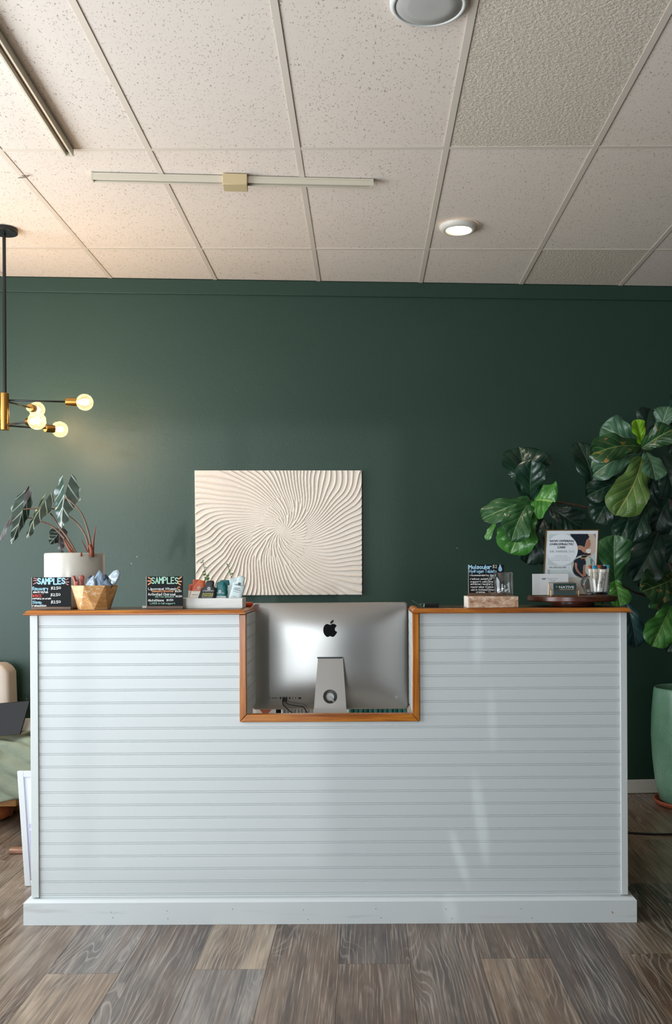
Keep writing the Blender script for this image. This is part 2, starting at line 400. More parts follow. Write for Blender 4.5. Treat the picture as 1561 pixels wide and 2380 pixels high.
window('assumed_window_3', 'x', YF, 1.9, 3.2, .35, 2.55, 1)  # assumed window out of view, added for its bright reflection
window('window_2', 'y', XL, 0.7, 4.4, .45, 2.6, 2)

for px, py in ((305, 1310), (963, 668), (318, 1294), (62, 1624), (1062, 1274)):
    MB().lathe([(.0026, .0004), (.002, .0008), (.0005, .0008)], WALLP.at(px, py), 7, tuple(WN)).build('paint_chip', mat('cfcabf', .8, name='bare_plaster'), wall_back)
# ceiling: tiles in an exposed grid
b = MB(); b.box(XL, XR, YF, 6.0, CEIL + .03, CEIL + .1); ceiling = struct(b.build('ceiling', M_PLAIN))
xs = [-.269 + .6115 * k for k in range(-6, 8)]; xs = [XL] + [x for x in xs if XL + .05 < x < XR - .05] + [XR]
rows = [YF + .01, -2.20, -.98, .24, 1.46, 2.68, 3.90, 'b', 'w']
def rowY(r, x):
    if r == 'b': return 5.116 + .024 * x
    if r == 'w': return wallY(x) - .004
    return r
for i in range(len(xs) - 1):
    for j in range(len(rows) - 1):
        x0, x1 = xs[i] + .004, xs[i + 1] - .004
        q = [(x0, rowY(rows[j], x0) + .003), (x1, rowY(rows[j], x1) + .003), (x1, rowY(rows[j + 1], x1) - .003), (x0, rowY(rows[j + 1], x0) - .003)]
        dz = .0024 + rnd.uniform(0, .0016)
        rough_tile = (j == 5 and abs(x0 - .350) < .02) or (j == 7 and abs(x0 - .9615) < .02)
        MB().hexa([(x, y, CEIL + dz) for x, y in q], [(x, y, CEIL + .028) for x, y in q]).build('ceiling_tile', M_TILE2 if rough_tile else M_TILE, ceiling)
for x in xs[1:-1]:
    MB().hexa([(x - .012, YF + .01, CEIL), (x + .012, YF + .01, CEIL), (x + .012, wallY(x) - .006, CEIL), (x - .012, wallY(x) - .006, CEIL)],
              [(x - .012, YF + .01, CEIL + .0022), (x + .012, YF + .01, CEIL + .0022), (x + .012, wallY(x) - .006, CEIL + .0022), (x - .012, wallY(x) - .006, CEIL + .0022)]).build('grid_bar', M_BAR, ceiling)
for r in rows[1:-1]:
    for i in range(len(xs) - 1):
        x0, x1 = xs[i] + .0125, xs[i + 1] - .0125; q = [(x0, rowY(r, x0) - .011), (x1, rowY(r, x1) - .011), (x1, rowY(r, x1) + .011), (x0, rowY(r, x0) + .011)]
        MB().hexa([(x, y, CEIL + .0006) for x, y in q], [(x, y, CEIL + .0028) for x, y in q]).build('cross_bar', M_BAR, ceiling)

# floor planks
b = MB(); b.box(XL, XR, YF, 6.0, -.1, -.004); floor = struct(b.build('floor', mat('2a2420', .8, name='subfloor')))
PW, PL = .2483, 1.50
JOINT = {-7: 3.227, -5: 3.257, -3: 3.297, -1: 3.337, 1: 3.37}
TINT = ['8d8177', '9c8b7b', '6f655d', '857160', '7a6a5e', '968371', '5b5552', '87745f', '726157', '8f7b68', '645a54', '7f6d5e']
FRONT = {(-8, 0): '8f7f70', (-8, -1): '8f8378', (-7, 0): '87827e', (-7, -1): 'ab9780', (-6, 0): '6f6762', (-6, -1): '8d8b89', (-5, 0): 'a8937c', (-5, -1): '87827f', (-4, 0): '74604f', (-4, -1): '7d6654',
         (-3, 0): '4a4341', (-3, -1): '6b5749', (-2, 0): '5f4f46', (-2, -1): '604e43', (-1, 0): '735c48', (-1, -1): '9a7f63', (0, 0): '3d3b3c', (0, -1): '464346', (1, 0): '75604b', (1, -1): '705640', (2, 0): '3a332e', (2, -1): '3b3836', (3, 0): '6b5642', (3, -1): '5c4b3d'}
pm = {}
for k in range(-17, 13):
    x0 = .647 + PW * k; x1 = x0 + PW
    if x1 < XL or x0 > XR: continue
    x0 = max(x0, XL); x1 = min(x1, XR)
    j = JOINT.get(k, 3.30 - .75 + (.04 * (k % 5)) if k % 2 == 0 else 3.30)
    y = j - PL * math.ceil((j - YF) / PL); n = -math.ceil((j - YF) / PL)
    while y < 5.95:
        y0, y1 = max(y, YF + .005), min(y + PL, 5.97)
        if y1 - y0 > .02:
            o = MB().box(x0 + .0006, x1 - .0006, y0 + .0006, y1 - .0006, -.004, 0).build('plank', M_PLANK, floor)
            c = FRONT.get((k, n)) if (k, n) in FRONT else rnd.choice(TINT)
            o.color = lin(c) + (1,)
        y += PL; n += 1

# ------------------------------------------------------------------ reception desk
DX0, DX1, FY = -1.304, 1.017, 3.70
CT, CB = 1.219, 1.199
OX0, OX1, OZ = -.463, .182, .81
desk = thing('reception_desk', 'white beadboard reception counter with pine trimmed top and monitor opening', 'counter', (-.14, 3.85, 0))
zl = [CB] + [1.149 - .04975 * k for k in range(22)] + [.088]
M_BEAD = mat('c9cdcd', .33, name='white_beadboard_paint', bump=.04, bscale=60)
def board(x0, x1, z0, z1, rev=None):
    h = z1 - z0
    prof = [(0, 0), (.0027, .0013), (0, .0028), (0, .0062), (.0027, .0077), (0, .0093), (0, h)]   # groove, bead, groove, face
    prof = [(a, b) for a, b in prof if b <= h + 1e-6]
    rings = []
    for xx in (x0, x1):
        if rev is None: rings.append([(xx, FY + a, z0 + c) for a, c in prof] + [(xx, FY + .012, z1), (xx, FY + .012, z0)])
    if rev is not None:
        X, sgn, ya, yb = rev
        for yy in (ya, yb): rings.append([(X + sgn * a, yy, z0 + c) for a, c in prof] + [(X + sgn * .012, yy, z1), (X + sgn * .012, yy, z0)])
    return MB().loops(rings).build('beadboard', M_BEAD, desk)
for k in range(len(zl) - 1):
    z0, z1 = zl[k + 1], zl[k]
    if z0 > OZ - .03:
        board(DX0 + .031, OX0 - .001, z0, z1); board(OX1 + .001, DX1 - .026, z0, z1)
        if z1 > OZ:
            board(0, 0, max(z0, OZ), z1, (OX0, -1, FY + .013, 4.0)); board(0, 0, max(z0, OZ), z1, (OX1, 1, FY + .013, 4.0))
    else: board(DX0 + .031, DX1 - .026, z0, z1)
for (a, c_) in ((DX0, DX0 + .030), (DX1 - .026, DX1)):
    MB().box(a, c_, FY - .008, FY + .012, .10, CB - .0005).build('corner_post', M_WHITE, desk, bevel=.0015)
# carcass: the two shelf boxes, the front panel under the opening and the end panels
for (a, c_) in ((DX0 + .002, OX0 - .0125), (OX1 + .0125, DX1 - .002)):
    MB().box(a, c_, FY + .0125, 4.0, .722, CB - .0005).build('shelf_box', M_WHITE, desk)
MB().box(DX0 + .002, DX1 - .002, FY + .0125, FY + .03, .10, OZ - .022).build('front_panel', M_WHITE, desk)
for (a, c_) in ((DX0 + .002, DX0 + .022), (DX1 - .022, DX1 - .002)): MB().box(a, c_, FY + .031, 4.0, .0, .7215).build('end_panel', M_WHITE, desk)
MB().box(-1.0, DX1 - .03, FY + .0305, 4.55, .70, .72).build('worktop', mat('e7e5e2', .3, name='white_worktop'), desk)
for (x, y) in ((-.96, 4.5), (.93, 4.5)): MB().box(x, x + .05, y - .05, y, 0, .6995).build('leg', M_WHITE, desk)
# plinth with bevelled top
b = MB(); pz = [(.0, 0.0), (.086, 0.0), (.0995, .014)]
b.loops([[(-1.327 + i, 3.67 + i, z), (1.044 - i, 3.67 + i, z), (1.044 - i, 4.03, z), (-1.327 + i, 4.03, z)] for z, i in [(.0005, 0), (.086, 0), (.096, .010)]])
def plinth_mat():
    g = N('worn_white_plinth'); v = g.coord(); f = g.noise(v, 9, 5, .6); f2 = g.noise(g.coord((3, 1, 40)), 1.0, 3)
    c = g.mix(g.ramp(f2, [(.62, 0.0), (.72, .35)]), lin('ced2d2'), lin('aaa7a1')); c = g.mix(g.ramp(f, [(.70, 0.0), (.73, 1.0)]), c, lin('b3926e'))
    g.base(c); g.set(Roughness=.42); g.bump(g.noise(g.coord((2, 1, 30)), 3, 3), .15, .001); return g.m
b.build('plinth', plinth_mat(), desk)
for px, py in ((258, 2120), (262, 2133), (388, 2117), (390, 2135), (540, 2113), (705, 2115), (716, 2137), (873, 2112), (885, 2133), (1036, 2113), (1050, 2135), (1211, 2112), (1236, 2134)):
    c = P(px, py, 3.67); MB().lathe([(.0016, -.0003), (.0016, .0006)], c, 8, (0, -1, 0)).build('nail_head', mat('4a4542', .6, name='rusty_nail'), desk)
# countertops with moulded edge
def counter_top(x0, x1):
    y0, y1 = FY - .028, 4.005
    prof = [(CB, .006), (CB + .0035, .012), (CB + .006, .012), (CB + .007, .0075), (CB + .013, .006), (CB + .018, .0), (CT - .0005, -.002)]
    o = MB().loops([[(x0 - e, y0 - e, z), (x1 + e, y0 - e, z), (x1 + e, y1 + e * .3, z), (x0 - e, y1 + e * .3, z)] for z, e in prof]).build('edge_moulding', M_PINE_X, desk)
    MB().box(x0 + .012, x1 - .012, y0 + .012, y1 - .006, CT - .0004, CT).build('countertop', M_DARKTOP, desk)
counter_top(-1.308, -.474); counter_top(.192, 1.016)
# pine casing round the opening, mitred
def casing(q, m): MB().hexa([(x, FY - .012, z) for x, z in q], [(x, FY - .0005, z) for x, z in q]).build('casing', m, desk, bevel=.003)
a0, a1, zb, zi = -.490, .209, .779, .8085
casing([(a0, zb), (OX0, zi), (OX0, CB - .0005), (a0, CB - .0005)], M_PINE_Z)
casing([(OX1, zi), (a1, zb), (a1, CB - .0005), (OX1, CB - .0005)], M_PINE_Z)
casing([(a0 + .001, zb), (a1 - .001, zb), (OX1 - .001, zi), (OX0 + .001, zi)], M_PINE_X)
MB().box(OX0 + .0005, OX1 - .0005, FY + .0005, FY + .03, OZ - .0215, OZ - .002).build('sill', M_PINE_X, desk)
TOP = CT

# ------------------------------------------------------------------ desktop computer (seen from the back)
IY = 4.03
ia, ib = .3325, .2265; icx = ((584 + 948) / 2 - CX) / F * IY; icz = 1.0055
pc = thing('desktop_computer', 'silver all-in-one desktop computer seen from behind in the counter opening', 'computer', (icx, 3.97, .7205))
def dome(x, z):
    u, v = min(1, abs(x) / ia), min(1, abs(z) / ib); return .050 * (1 - u ** 2.1) * (1 - v ** 4.0)
def rrect(a, c, r, n=10):
    out = []
    for sx, sz, t0 in ((1, 1, 0), (-1, 1, 90), (-1, -1, 180), (1, -1, 270)):
        for k in range(n + 1):
            t = math.radians(t0 + 90 * k / n); out.append((sx * (a - r) + r * math.cos(t), sz * (c - r) + r * math.sin(t)))
    res = []
    for (p, q), nx in zip(out, out[1:] + out[:1]):
        m = max(1, int(math.hypot(nx[0] - p, nx[1] - q) / .02))
        res += [(lerp(p, nx[0], k / m), lerp(q, nx[1], k / m)) for k in range(m)]
    return res
ol = rrect(ia, ib, .016); rings = [[(icx + x, IY + .006, icz + z) for x, z in ol]]
for s in [1.0] + [1 - (k / 22) ** 1.2 for k in range(1, 22)]:
    rings.append([(icx + x * s, IY - dome(x * s, z * s), icz + z * s) for x, z in ol])
MB().loops(rings, cap0=False).build('back_shell', M_ALU, pc, smooth=True)
MB().slab([(icx + x * .998, IY + .0065, icz + z * .998) for x, z in ol], [(icx + x * .998, IY + .012, icz + z * .998) for x, z in ol]).build('screen_glass', mat('0a0a0b', .1, name='screen_black'), pc)
class Shell:
    def at(s, px, py, off=0.0):
        y = 3.98
        for _ in range(6):
            p = P(px, py, y); y = IY - dome(p.x - icx, p.z - icz) - off
        return P(px, py, y)
SH = Shell()
zz = lambda a, c: (540 + a / 3.393, 1370 + c / 3.393)
em = MB()
shape(em, [zz(*p) for p in ((768, 279), (745, 272), (725, 285), (716, 310), (718, 340), (730, 362), (745, 374), (757, 373), (770, 368), (783, 373), (795, 373), (810, 360), (824, 337), (812, 328), (806, 315), (810, 300), (820, 287), (808, 275), (792, 271), (778, 276))], SH, .0018)
shape(em, [zz(*p) for p in ((771, 270), (773, 255), (785, 244), (797, 240), (795, 255), (785, 266))], SH, .0018)
em.build('logo_emblem', mat('0b0d10', .12, name='gloss_black'), pc, fix=False)
for (x0, x1, y0, y1) in ((624.3, 626.3, 1621.3, 1623.3), (631, 645, 1621.8, 1623), (650, 653, 1620, 1625), (657, 660, 1620, 1625), (664, 667, 1620, 1625), (671.6, 674.6, 1620, 1625), (679, 680.6, 1620.5, 1624.5), (686, 687.6, 1620.5, 1624.5), (693, 699.5, 1620.6, 1624.6)):
    MB().poly([SH.at(x, y, .0006) for x, y in ((x0, y0), (x1, y0), (x1, y1), (x0, y1))]).build('port', mat('1a1a1b', .4, name='port_black'), pc, fix=False)
b = MB(); c0 = SH.at(921, 1620, .0008)
b.lathe([(.0062, 0), (.0062, .0006), (.0050, .0006), (.0050, 0)], c0, 24, (0, -1, 0), False, False); b.lathe([(.0028, 0), (.0028, .0006)], c0, 16, (0, -1, 0)); b.build('power_button', mat('d8d6d4', .3, 1.0, name='bright_metal'), pc)
# stand: neck with a round cable hole, and foot
def neckY(z): return lerp(3.885, 3.968, (z - .735) / (1.0 - .735))
def NP(px, py):
    y = 3.93
    for _ in range(6): p = P(px, py, y); y = neckY(p.z)
    return P(px, py, y)
hc = (767, 1619); hr = 16.3
corn = [(738.5, 1529), (796.5, 1529), (806, 1668), (727.5, 1668)]
angs = sorted([2 * math.pi * k / 40 for k in range(40)] + [math.atan2(y - hc[1], x - hc[0]) % (2 * math.pi) for x, y in corn])
def hit(t):
    dx, dy = math.cos(t), math.sin(t); best = 1e9
    for (x0, y0), (x1, y1) in zip(corn, corn[1:] + corn[:1]):
        ex, ey = x1 - x0, y1 - y0; den = dx * ey - dy * ex
        if abs(den) < 1e-9: continue
        s = ((x0 - hc[0]) * ey - (y0 - hc[1]) * ex) / den; u = ((x0 - hc[0]) * dy - (y0 - hc[1]) * dx) / den
        if s > 0 and -1e-6 <= u <= 1 + 1e-6: best = min(best, s)
    return hc[0] + dx * best, hc[1] + dy * best
inner = [NP(hc[0] + hr * math.cos(t), hc[1] + hr * math.sin(t)) for t in angs]; outer = [NP(*hit(t)) for t in angs]
bk = Vector((0, .006, 0)); 
neck = MB().loops([outer, inner, [p + bk for p in inner], [p + bk for p in outer], outer], False, False).build('stand_neck', M_ALU, pc, bevel=.0008)
nb = NP(727.5, 1668); nb2 = NP(806, 1668); zf = .7208
MB().hexa([(nb.x - .001, nb.y - .001, zf), (nb2.x + .001, nb.y - .001, zf), (nb2.x + .004, 4.10, zf), (nb.x - .004, 4.10, zf)],
          [(nb.x - .001, nb.y - .001, max(nb.z, zf + .008)), (nb2.x + .001, nb.y - .001, max(nb.z, zf + .008)), (nb2.x + .004, 4.10, zf + .006), (nb.x - .004, 4.10, zf + .006)]).build('stand_foot', M_ALU, pc, bevel=.002)
hz = P(767, 1523, 3.97)
MB().box(icx - .052, icx + .052, 3.966, 3.978, NP(767, 1529).z - .002, NP(767, 1529).z + .003).build('hinge', mat('3b3c3e', .4, 1.0, name='dark_metal'), pc)
pcn = SH.at(767, 1619, .004)
MB().lathe([(.0175, 0), (.0175, .012), (.0155, .014), (.0, .014)], pcn, 28, (0, -1, 0)).build('power_plug', mat('e6e6e4', .4, name='white_plastic'), pc, smooth=False, bevel=.001)
p0 = pcn + Vector((.001, -.018, .001))
MB().tube(spline([p0 + Vector((0, .006, 0)), p0 + Vector((.004, -.004, -.006)), p0 + Vector((.011, .002, -.016)), p0 + Vector((.018, .02, -.03)), p0 + Vector((.05, .06, -.10)), (icx + .10, 4.12, .725)]), .0042).build('power_cable', mat('e3e3e1', .4, name='white_cable'), pc, smooth=True)
for q in (((658, 1622), (657, 1636), (668, 1648), (682, 1659), (700, 1668)), ((664, 1622), (665, 1634), (685, 1640), (704, 1643), (712, 1655), (716, 1668))):
    pts = [SH.at(x, y, .004 if i < 1 else .012) for i, (x, y) in enumerate(q)]
    b = MB(); b.tube(spline(pts), .0022); b.tube([SH.at(q[0][0], q[0][1] - 1, .003), SH.at(q[0][0] - .4, q[0][1] + 9, .009)], .0045); b.build('data_cable', M_BLACKCORD, pc, smooth=True)
# ribbed bins on the worktop behind the computer, seen in the slot below it
def ribbed(name, label, px0, px1, Y, n, cols, h=.075):
    a, c_ = P(px0, 1655, Y).x, P(px1, 1655, Y).x
    t = thing(name, label, 'bin', ((a + c_) / 2, Y + .04, .7205))
    MB().box(a, c_, Y + .006, Y + .08, .7205, .7205 + h).build('body', mat(cols[0], .5), t)
    for k in range(n):
        x = lerp(a, c_, (k + .5) / n); r = (c_ - a) / n * .48
        MB().lathe([(r, 0), (r, h)], (x, Y + .004, .7205), 12).build('rib', mat(cols[k % len(cols)], .42), t, smooth=False)
ribbed('ribbed_bin', 'teal ribbed bin in the slot under the computer, right of the stand', 810, 946, 4.22, 12, ['3d8f8c', '4da09c', '63aeaa'])
ribbed('ribbed_bin', 'white ribbed bin in the slot under the computer, left of the stand', 654, 726, 4.22, 9, ['dcdfe2', 'cfd3d8'])
a, c_ = P(596, 1655, 4.3).x, P(640, 1655, 4.3).x
tag(MB().box(a, c_, 4.28, 4.30, .7205, .80).build('paper_pad', mat('e4e4e8', .6), loc=((a + c_) / 2, 4.29, .7205)), 'white paper pad upright below the left end of the computer', 'paper')
a = P(647, 1655, 4.2).x
tag(MB().box(a - .011, a + .011, 4.19, 4.21, .7205, .80).build('pen_holder', M_BLACK, loc=(a, 4.2, .7205), bevel=.003), 'slim black upright holder below the computer beside its black cables', 'holder')
q = [P(x, y, 4.24) for x, y in ((600, 1646), (632, 1646), (629, 1652), (620, 1661), (612, 1660))]
b = MB(); b.slab(q, [p + Vector((0, .01, 0)) for p in q]); b.box(q[3].x - .004, q[3].x + .004, 4.241, 4.249, .7205, q[3].z + .004)
tag(b.build('paper_tag', mat('c06a4c', .6), loc=(q[3].x, 4.245, .7205)), 'terracotta orange pointed tag showing below the computer', 'tag')

# ------------------------------------------------------------------ relief picture on the wall
CP = Plane(Vector((0, 5.698, 0)) + WN * .032, WN)
c00, c10, c11, c01 = CP.at(455, 1384), CP.at(841, 1382), CP.at(840, 1093.5), CP.at(452, 1093.5)
ctr = CP.at(655, 1233); du = (c10 - c00).normalized(); W_, H_ = (c10 - c00).length, (c01 - c00).length
NU, NV = 420, 312
uu, vv = np.meshgrid(np.linspace(0, 1, NU), np.linspace(0, 1, NV))
A = [np.array(p) for p in (c00, c10, c11, c01)]
pos = (A[0][None, None] * ((1 - uu) * (1 - vv))[..., None] + A[1] * (uu * (1 - vv))[..., None] + A[2] * (uu * vv)[..., None] + A[3] * ((1 - uu) * vv)[..., None])
dx = (pos[..., 0] - ctr.x); dz = pos[..., 2] - ctr.z
def snoise(x, y, seed):
    r = np.random.RandomState(seed); s = np.zeros_like(x)
    for _ in range(7):
        f = r.uniform(4, 22, 2) * r.choice([-1, 1], 2); s += np.sin(f[0] * x + f[1] * y + r.uniform(0, 6.28)) / 7
    return s
rr_ = np.hypot(dx, dz) + 1e-4; th = np.arctan2(dz, dx)
phi = th - .50 * np.log(rr_ / .03) - 1.1 * np.clip(.10 - rr_, 0, 1) + .10 * snoise(dx, dz, 3) * np.clip(rr_ / .2, 0, 1)
ph = (phi / (2 * np.pi)) % 1.0
sector = np.floor(ph * 22).astype(int); jr = np.random.RandomState(5).uniform(.7, 1.5, 27)[np.clip(sector, 0, 26)]
lev = 22 * (2 ** np.clip(np.floor(np.log2(np.maximum(rr_ * jr, .02) / .085)) + 1, 0, 2))
fr = (ph * lev) % 1.0; wob = .12 * snoise(dx * 2.2, dz * 2.2, 9)
d = np.abs(((fr + wob) % 1.0) - .5) * 2
spacing = 2 * np.pi * rr_ / lev
hgt = np.clip(spacing * .42, .001, .0085) * np.maximum(np.exp(-((1 - d) / .22) ** 2), .40 * (d ** 2)) + .0003 * snoise(dx * 9, dz * 9, 4) 
hgt += .0022 * np.exp(-(rr_ / .03) ** 2)
edge = np.minimum(np.minimum(uu, 1 - uu) * W_, np.minimum(vv, 1 - vv) * H_); hgt *= np.clip(edge / .003, 0.25, 1)
pos = pos + np.array(WN)[None, None] * hgt[..., None]
idx = np.arange(NU * NV).reshape(NV, NU)
fs = np.stack([idx[:-1, :-1], idx[:-1, 1:], idx[1:, 1:], idx[1:, :-1]], -1).reshape(-1, 4)
cnv = thing('textured_canvas', 'white sculpted plaster canvas with swirling ridges on the green wall', 'artwork', tuple((c00 + c10) / 2))
b = MB(); b.v = [tuple(p) for p in pos.reshape(-1, 3)]; b.f = [tuple(f) for f in fs]; b.uv = [(0, 0)] * len(b.v); b.mi = [0] * len(b.f)
b.build('plaster_relief', mat('dbd0c4', .8, name='plaster', bump=.25, bscale=350), cnv, smooth=True, fix=False)
q = [c00, c10, c11, c01]; MB().slab(q, [p - WN * .030 for p in q]).build('stretched_canvas', mat('dedad2', .8, name='canvas_cloth'), cnv)

# ------------------------------------------------------------------ ceiling fittings
def track(name, label, a, bb, conn=None):
    a, bb = Vector(a), Vector(bb); d = (bb - a).normalized(); s = Vector((-d.y, d.x, 0)); t = thing(name, label, 'light track', (a + bb) / 2)
    def bar(w0, w1, z0, z1, nm, m, e0=0, e1=0, bev=.001):
        p, q = a + d * e0, bb - d * e1
        MB().hexa([(v + s * k) + Vector((0, 0, z0)) for v, k in ((p, w0), (q, w0), (q, w1), (p, w1))], [(v + s * k) + Vector((0, 0, z1)) for v, k in ((p, w0), (q, w0), (q, w1), (p, w1))]).build(nm, m, t, bevel=bev)
    mc = mat('cdc3b0', .35, name='cream_metal')
    bar(-.0175, .0175, -.008, 0, 'track_back', mc); bar(-.0175, -.009, -.030, -.008, 'track_side', mc); bar(.009, .0175, -.030, -.008, 'track_side', mc)
    bar(-.008, .008, -.014, -.0085, 'conductor_slot', mat('6b4636', .35, .4, name='copper_slot'), .01, .01)
    for e, dd in ((a, 1), (bb, -1)):
        p = e; q = e + d * dd * .008
        MB().hexa([(v + s * k) + Vector((0, 0, -.031)) for v, k in ((p, -.018), (q, -.018), (q, .018), (p, .018))], [(v + s * k) + Vector((0, 0, 0)) for v, k in ((p, -.018), (q, -.018), (q, .018), (p, .018))]).build('end_cap', mc, t)
    if conn:
        c = a + (bb - a) * conn
        MB().hexa([c + d * k + s * j + Vector((0, 0, -.048)) for k, j in ((-.053, -.04), (.053, -.04), (.053, .04), (-.053, .04))], [c + d * k + s * j for k, j in ((-.053, -.04), (.053, -.04), (.053, .04), (-.053, .04))]).build('feed_box', mat('c9b48c', .35, name='beige_plastic'), t, bevel=.002)
track('light_track', 'cream lighting track running along the ceiling at the upper left', (-1.150, 2.3, CEIL - .0005), (-1.203, 3.89, CEIL - .0005))
track('light_track', 'cream lighting track crossing the ceiling with a beige feed box midway', (-1.18, 4.13, CEIL - .0005), (.045, 4.215, CEIL - .0005), .505)
# recessed downlight
c = P(1065, 524, 4.78); c.z = CEIL - .0005
dl = thing('downlight', 'round white recessed ceiling spotlight switched on', 'light', c)
MB().lathe([(.097, 0), (.096, -.008), (.088, -.018), (.070, -.024), (.066, -.022), (.060, -.004)], c, 48, cap0=False, cap1=False).build('trim_ring', mat('d9d2c6', .4, name='lamp_trim'), dl, smooth=True)
MB().lathe([(.060, -.004), (.052, -.010), (0.001, -.012)], c, 40, cap0=False).build('lamp_face', emit((1.0, .86, .66), 9.0), dl)
l = bpy.data.lights.new('downlight_beam', 'SPOT'); l.energy = 18; l.color = (1, .84, .66); l.spot_size = math.radians(110); l.spot_blend = .6; l.shadow_soft_size = .05
o = bpy.data.objects.new('downlight_beam', l); COL.objects.link(o); o.location = c + Vector((0, 0, -.03))
# ceiling speaker
c = Vector((.203, 2.893, CEIL - .0005)); sp = thing('ceiling_speaker', 'round white ceiling speaker at the top of the view', 'speaker', c)
MB().lathe([(.120, 0), (.1195, -.010), (.112, -.016), (.103, -.017), (.102, -.012)], c, 64, cap0=False, cap1=False).build('rim', mat('d4d2cd', .45, name='speaker_rim'), sp, smooth=True)
def grille():
    g = N('speaker_grille'); vo = g.n('ShaderNodeTexVoronoi', i_Scale=420.0, i_Randomness=0.0); g.l(g.coord(), vo.inputs['Vector'])
    g.base(g.mix(g.ramp(vo.outputs['Distance'], [(.25, 0.0), (.4, 1.0)]), lin('8f8c88'), lin('b9b5b0'))); g.set(Roughness=.6); return g.m
MB().lathe([(.1025, -.012), (.100, -.0155), (.06, -.0175), (.001, -.018)], c, 64, cap0=False).build('grille', grille(), sp, smooth=True)

c = P(56, 408, 4.15)
o = MB().tube([(c.x - .03, c.y + .01, CEIL - .004), (c.x + .012, c.y, CEIL - .006), (c.x + .03, c.y - .02, CEIL - .006), (c.x + .004, c.y - .02, CEIL - .009), (c.x + .004, c.y - .035, CEIL - .012)], .0016, 6).build('wire_clip', mat('4b4038', .5, .4, name='rusty_wire'), loc=(c.x, c.y, CEIL - .006)); tag(o, 'small bent wire clip on the ceiling grid at the far left', 'clip')
# pendant with globe bulbs
def bulb_glass():
    g = N('amber_bulb_glass'); t = g.t; out = t.nodes['Material Output']; t.nodes.remove(g.b)
    tr = g.n('ShaderNodeBsdfTransparent'); tr.inputs[0].default_value = (1.0, .93, .84, 1)
    tl = g.n('ShaderNodeBsdfTranslucent'); tl.inputs[0].default_value = (1.0, .86, .66, 1)
    gl = g.n('ShaderNodeBsdfGlossy'); gl.inputs['Roughness'].default_value = .03
    lw = g.n('ShaderNodeLayerWeight'); lw.inputs[0].default_value = .35
    m1 = g.n('ShaderNodeMixShader'); g.l(g.math('MULTIPLY_ADD', lw.outputs['Facing'], .04, .015), m1.inputs[0]); g.l(tr.outputs[0], m1.inputs[1]); g.l(tl.outputs[0], m1.inputs[2])
    m2 = g.n('ShaderNodeMixShader'); g.l(g.math('MULTIPLY_ADD', g.math('POWER', lw.outputs['Facing'], 3.0), .5, .02), m2.inputs[0]); g.l(m1.outputs[0], m2.inputs[1]); g.l(gl.outputs[0], m2.inputs[2])
    g.l(m2.outputs[0], out.inputs[0]); return g.m
PX, PY = -1.812, 4.79
pd = thing('pendant_light', 'black and brass sputnik pendant with glowing globe bulbs', 'pendant', (PX, PY, CEIL - .0005))
M_BLK = mat('1d2022', .35, .3, name='black_metal')
MB().lathe([(.066, 0), (.066, -.018), (.064, -.020), (.008, -.020)], (PX, PY, CEIL - .0005), 40).build('canopy', M_BLK, pd, bevel=.001)
zt, zbm = P(10, 914, PY).z, P(10, 1000, PY).z
MB().lathe([(.0085, zt - .005), (.0085, CEIL - .02)], (PX, PY, 0), 16).build('rod', M_BLK, pd)
BC = Vector((PX - .003, PY, 0))
MB().lathe([(.0225, zbm), (.0225, zt)], BC, 32).build('hub', M_BRASS, pd, bevel=.002)
M_BULB = bulb_glass(); M_FIL = emit((1.0, .76, .48), 40.0)
def bulb_arm(start, ctr, r, light=True, energy=5.0):
    d = (ctr - start).normalized(); se = ctr - d * (r * .93)
    MB().tube([start, se - d * .052], .0048).build('arm', M_BLK, pd, smooth=True)
    MB().lathe([(.009, -.056), (.0205, -.054), (.0205, .0), (.0185, .002)], se, 28, d).build('socket', M_BRASS, pd, bevel=.001)
    bl = MB().lathe([(.014, -r * .97)] + [(r * math.sin(t), -r * math.cos(t)) for t in [math.pi * k / 20 for k in range(3, 20)]] + [(.0005, r)], ctr, 32, d, cap0=False).build('bulb', M_BULB, pd, smooth=True)
    s = d.orthogonal().normalized(); s2 = d.cross(s); f = MB()
    for k in range(6):
        a = 2 * math.pi * k / 6; v = s * math.cos(a) + s2 * math.sin(a)
        f.tube([ctr + v * .010 - d * .024, ctr + v * .013 + d * .004, ctr + v * .011 + d * .020], .0011, 6)
    f.tube([ctr - d * .035, ctr - d * .024], .006, 8)
    fo = f.build('filament', M_FIL, None); adopt(fo, bl)
    if light:
        l = bpy.data.lights.new('bulb_light', 'POINT'); l.energy = energy; l.color = (1, .74, .46); l.shadow_soft_size = .02
        o = bpy.data.objects.new('bulb_light', l); COL.objects.link(o); o.location = ctr + d * .0
z1, z2 = P(10, 930, PY).z, P(10, 988, PY).z
bulb_arm(Vector((BC.x, PY, z1)), P(197, 935, 4.86), .0425)
bulb_arm(Vector((BC.x, PY, z1 - .004)), P(86, 952, 5.18), .0425)
bulb_arm(Vector((BC.x, PY, z2)), P(86, 978, 4.52), .0425)
bulb_arm(Vector((BC.x, PY, z2 - .002)), P(139, 998, 5.06), .0425)
bulb_arm(Vector((BC.x, PY, z1 + .003)), Vector((PX - .36, PY - .10, z1 + .01)), .0425)
bulb_arm(Vector((BC.x, PY, z2 + .003)), Vector((PX - .30, PY + .14, z2 - .01)), .0425)

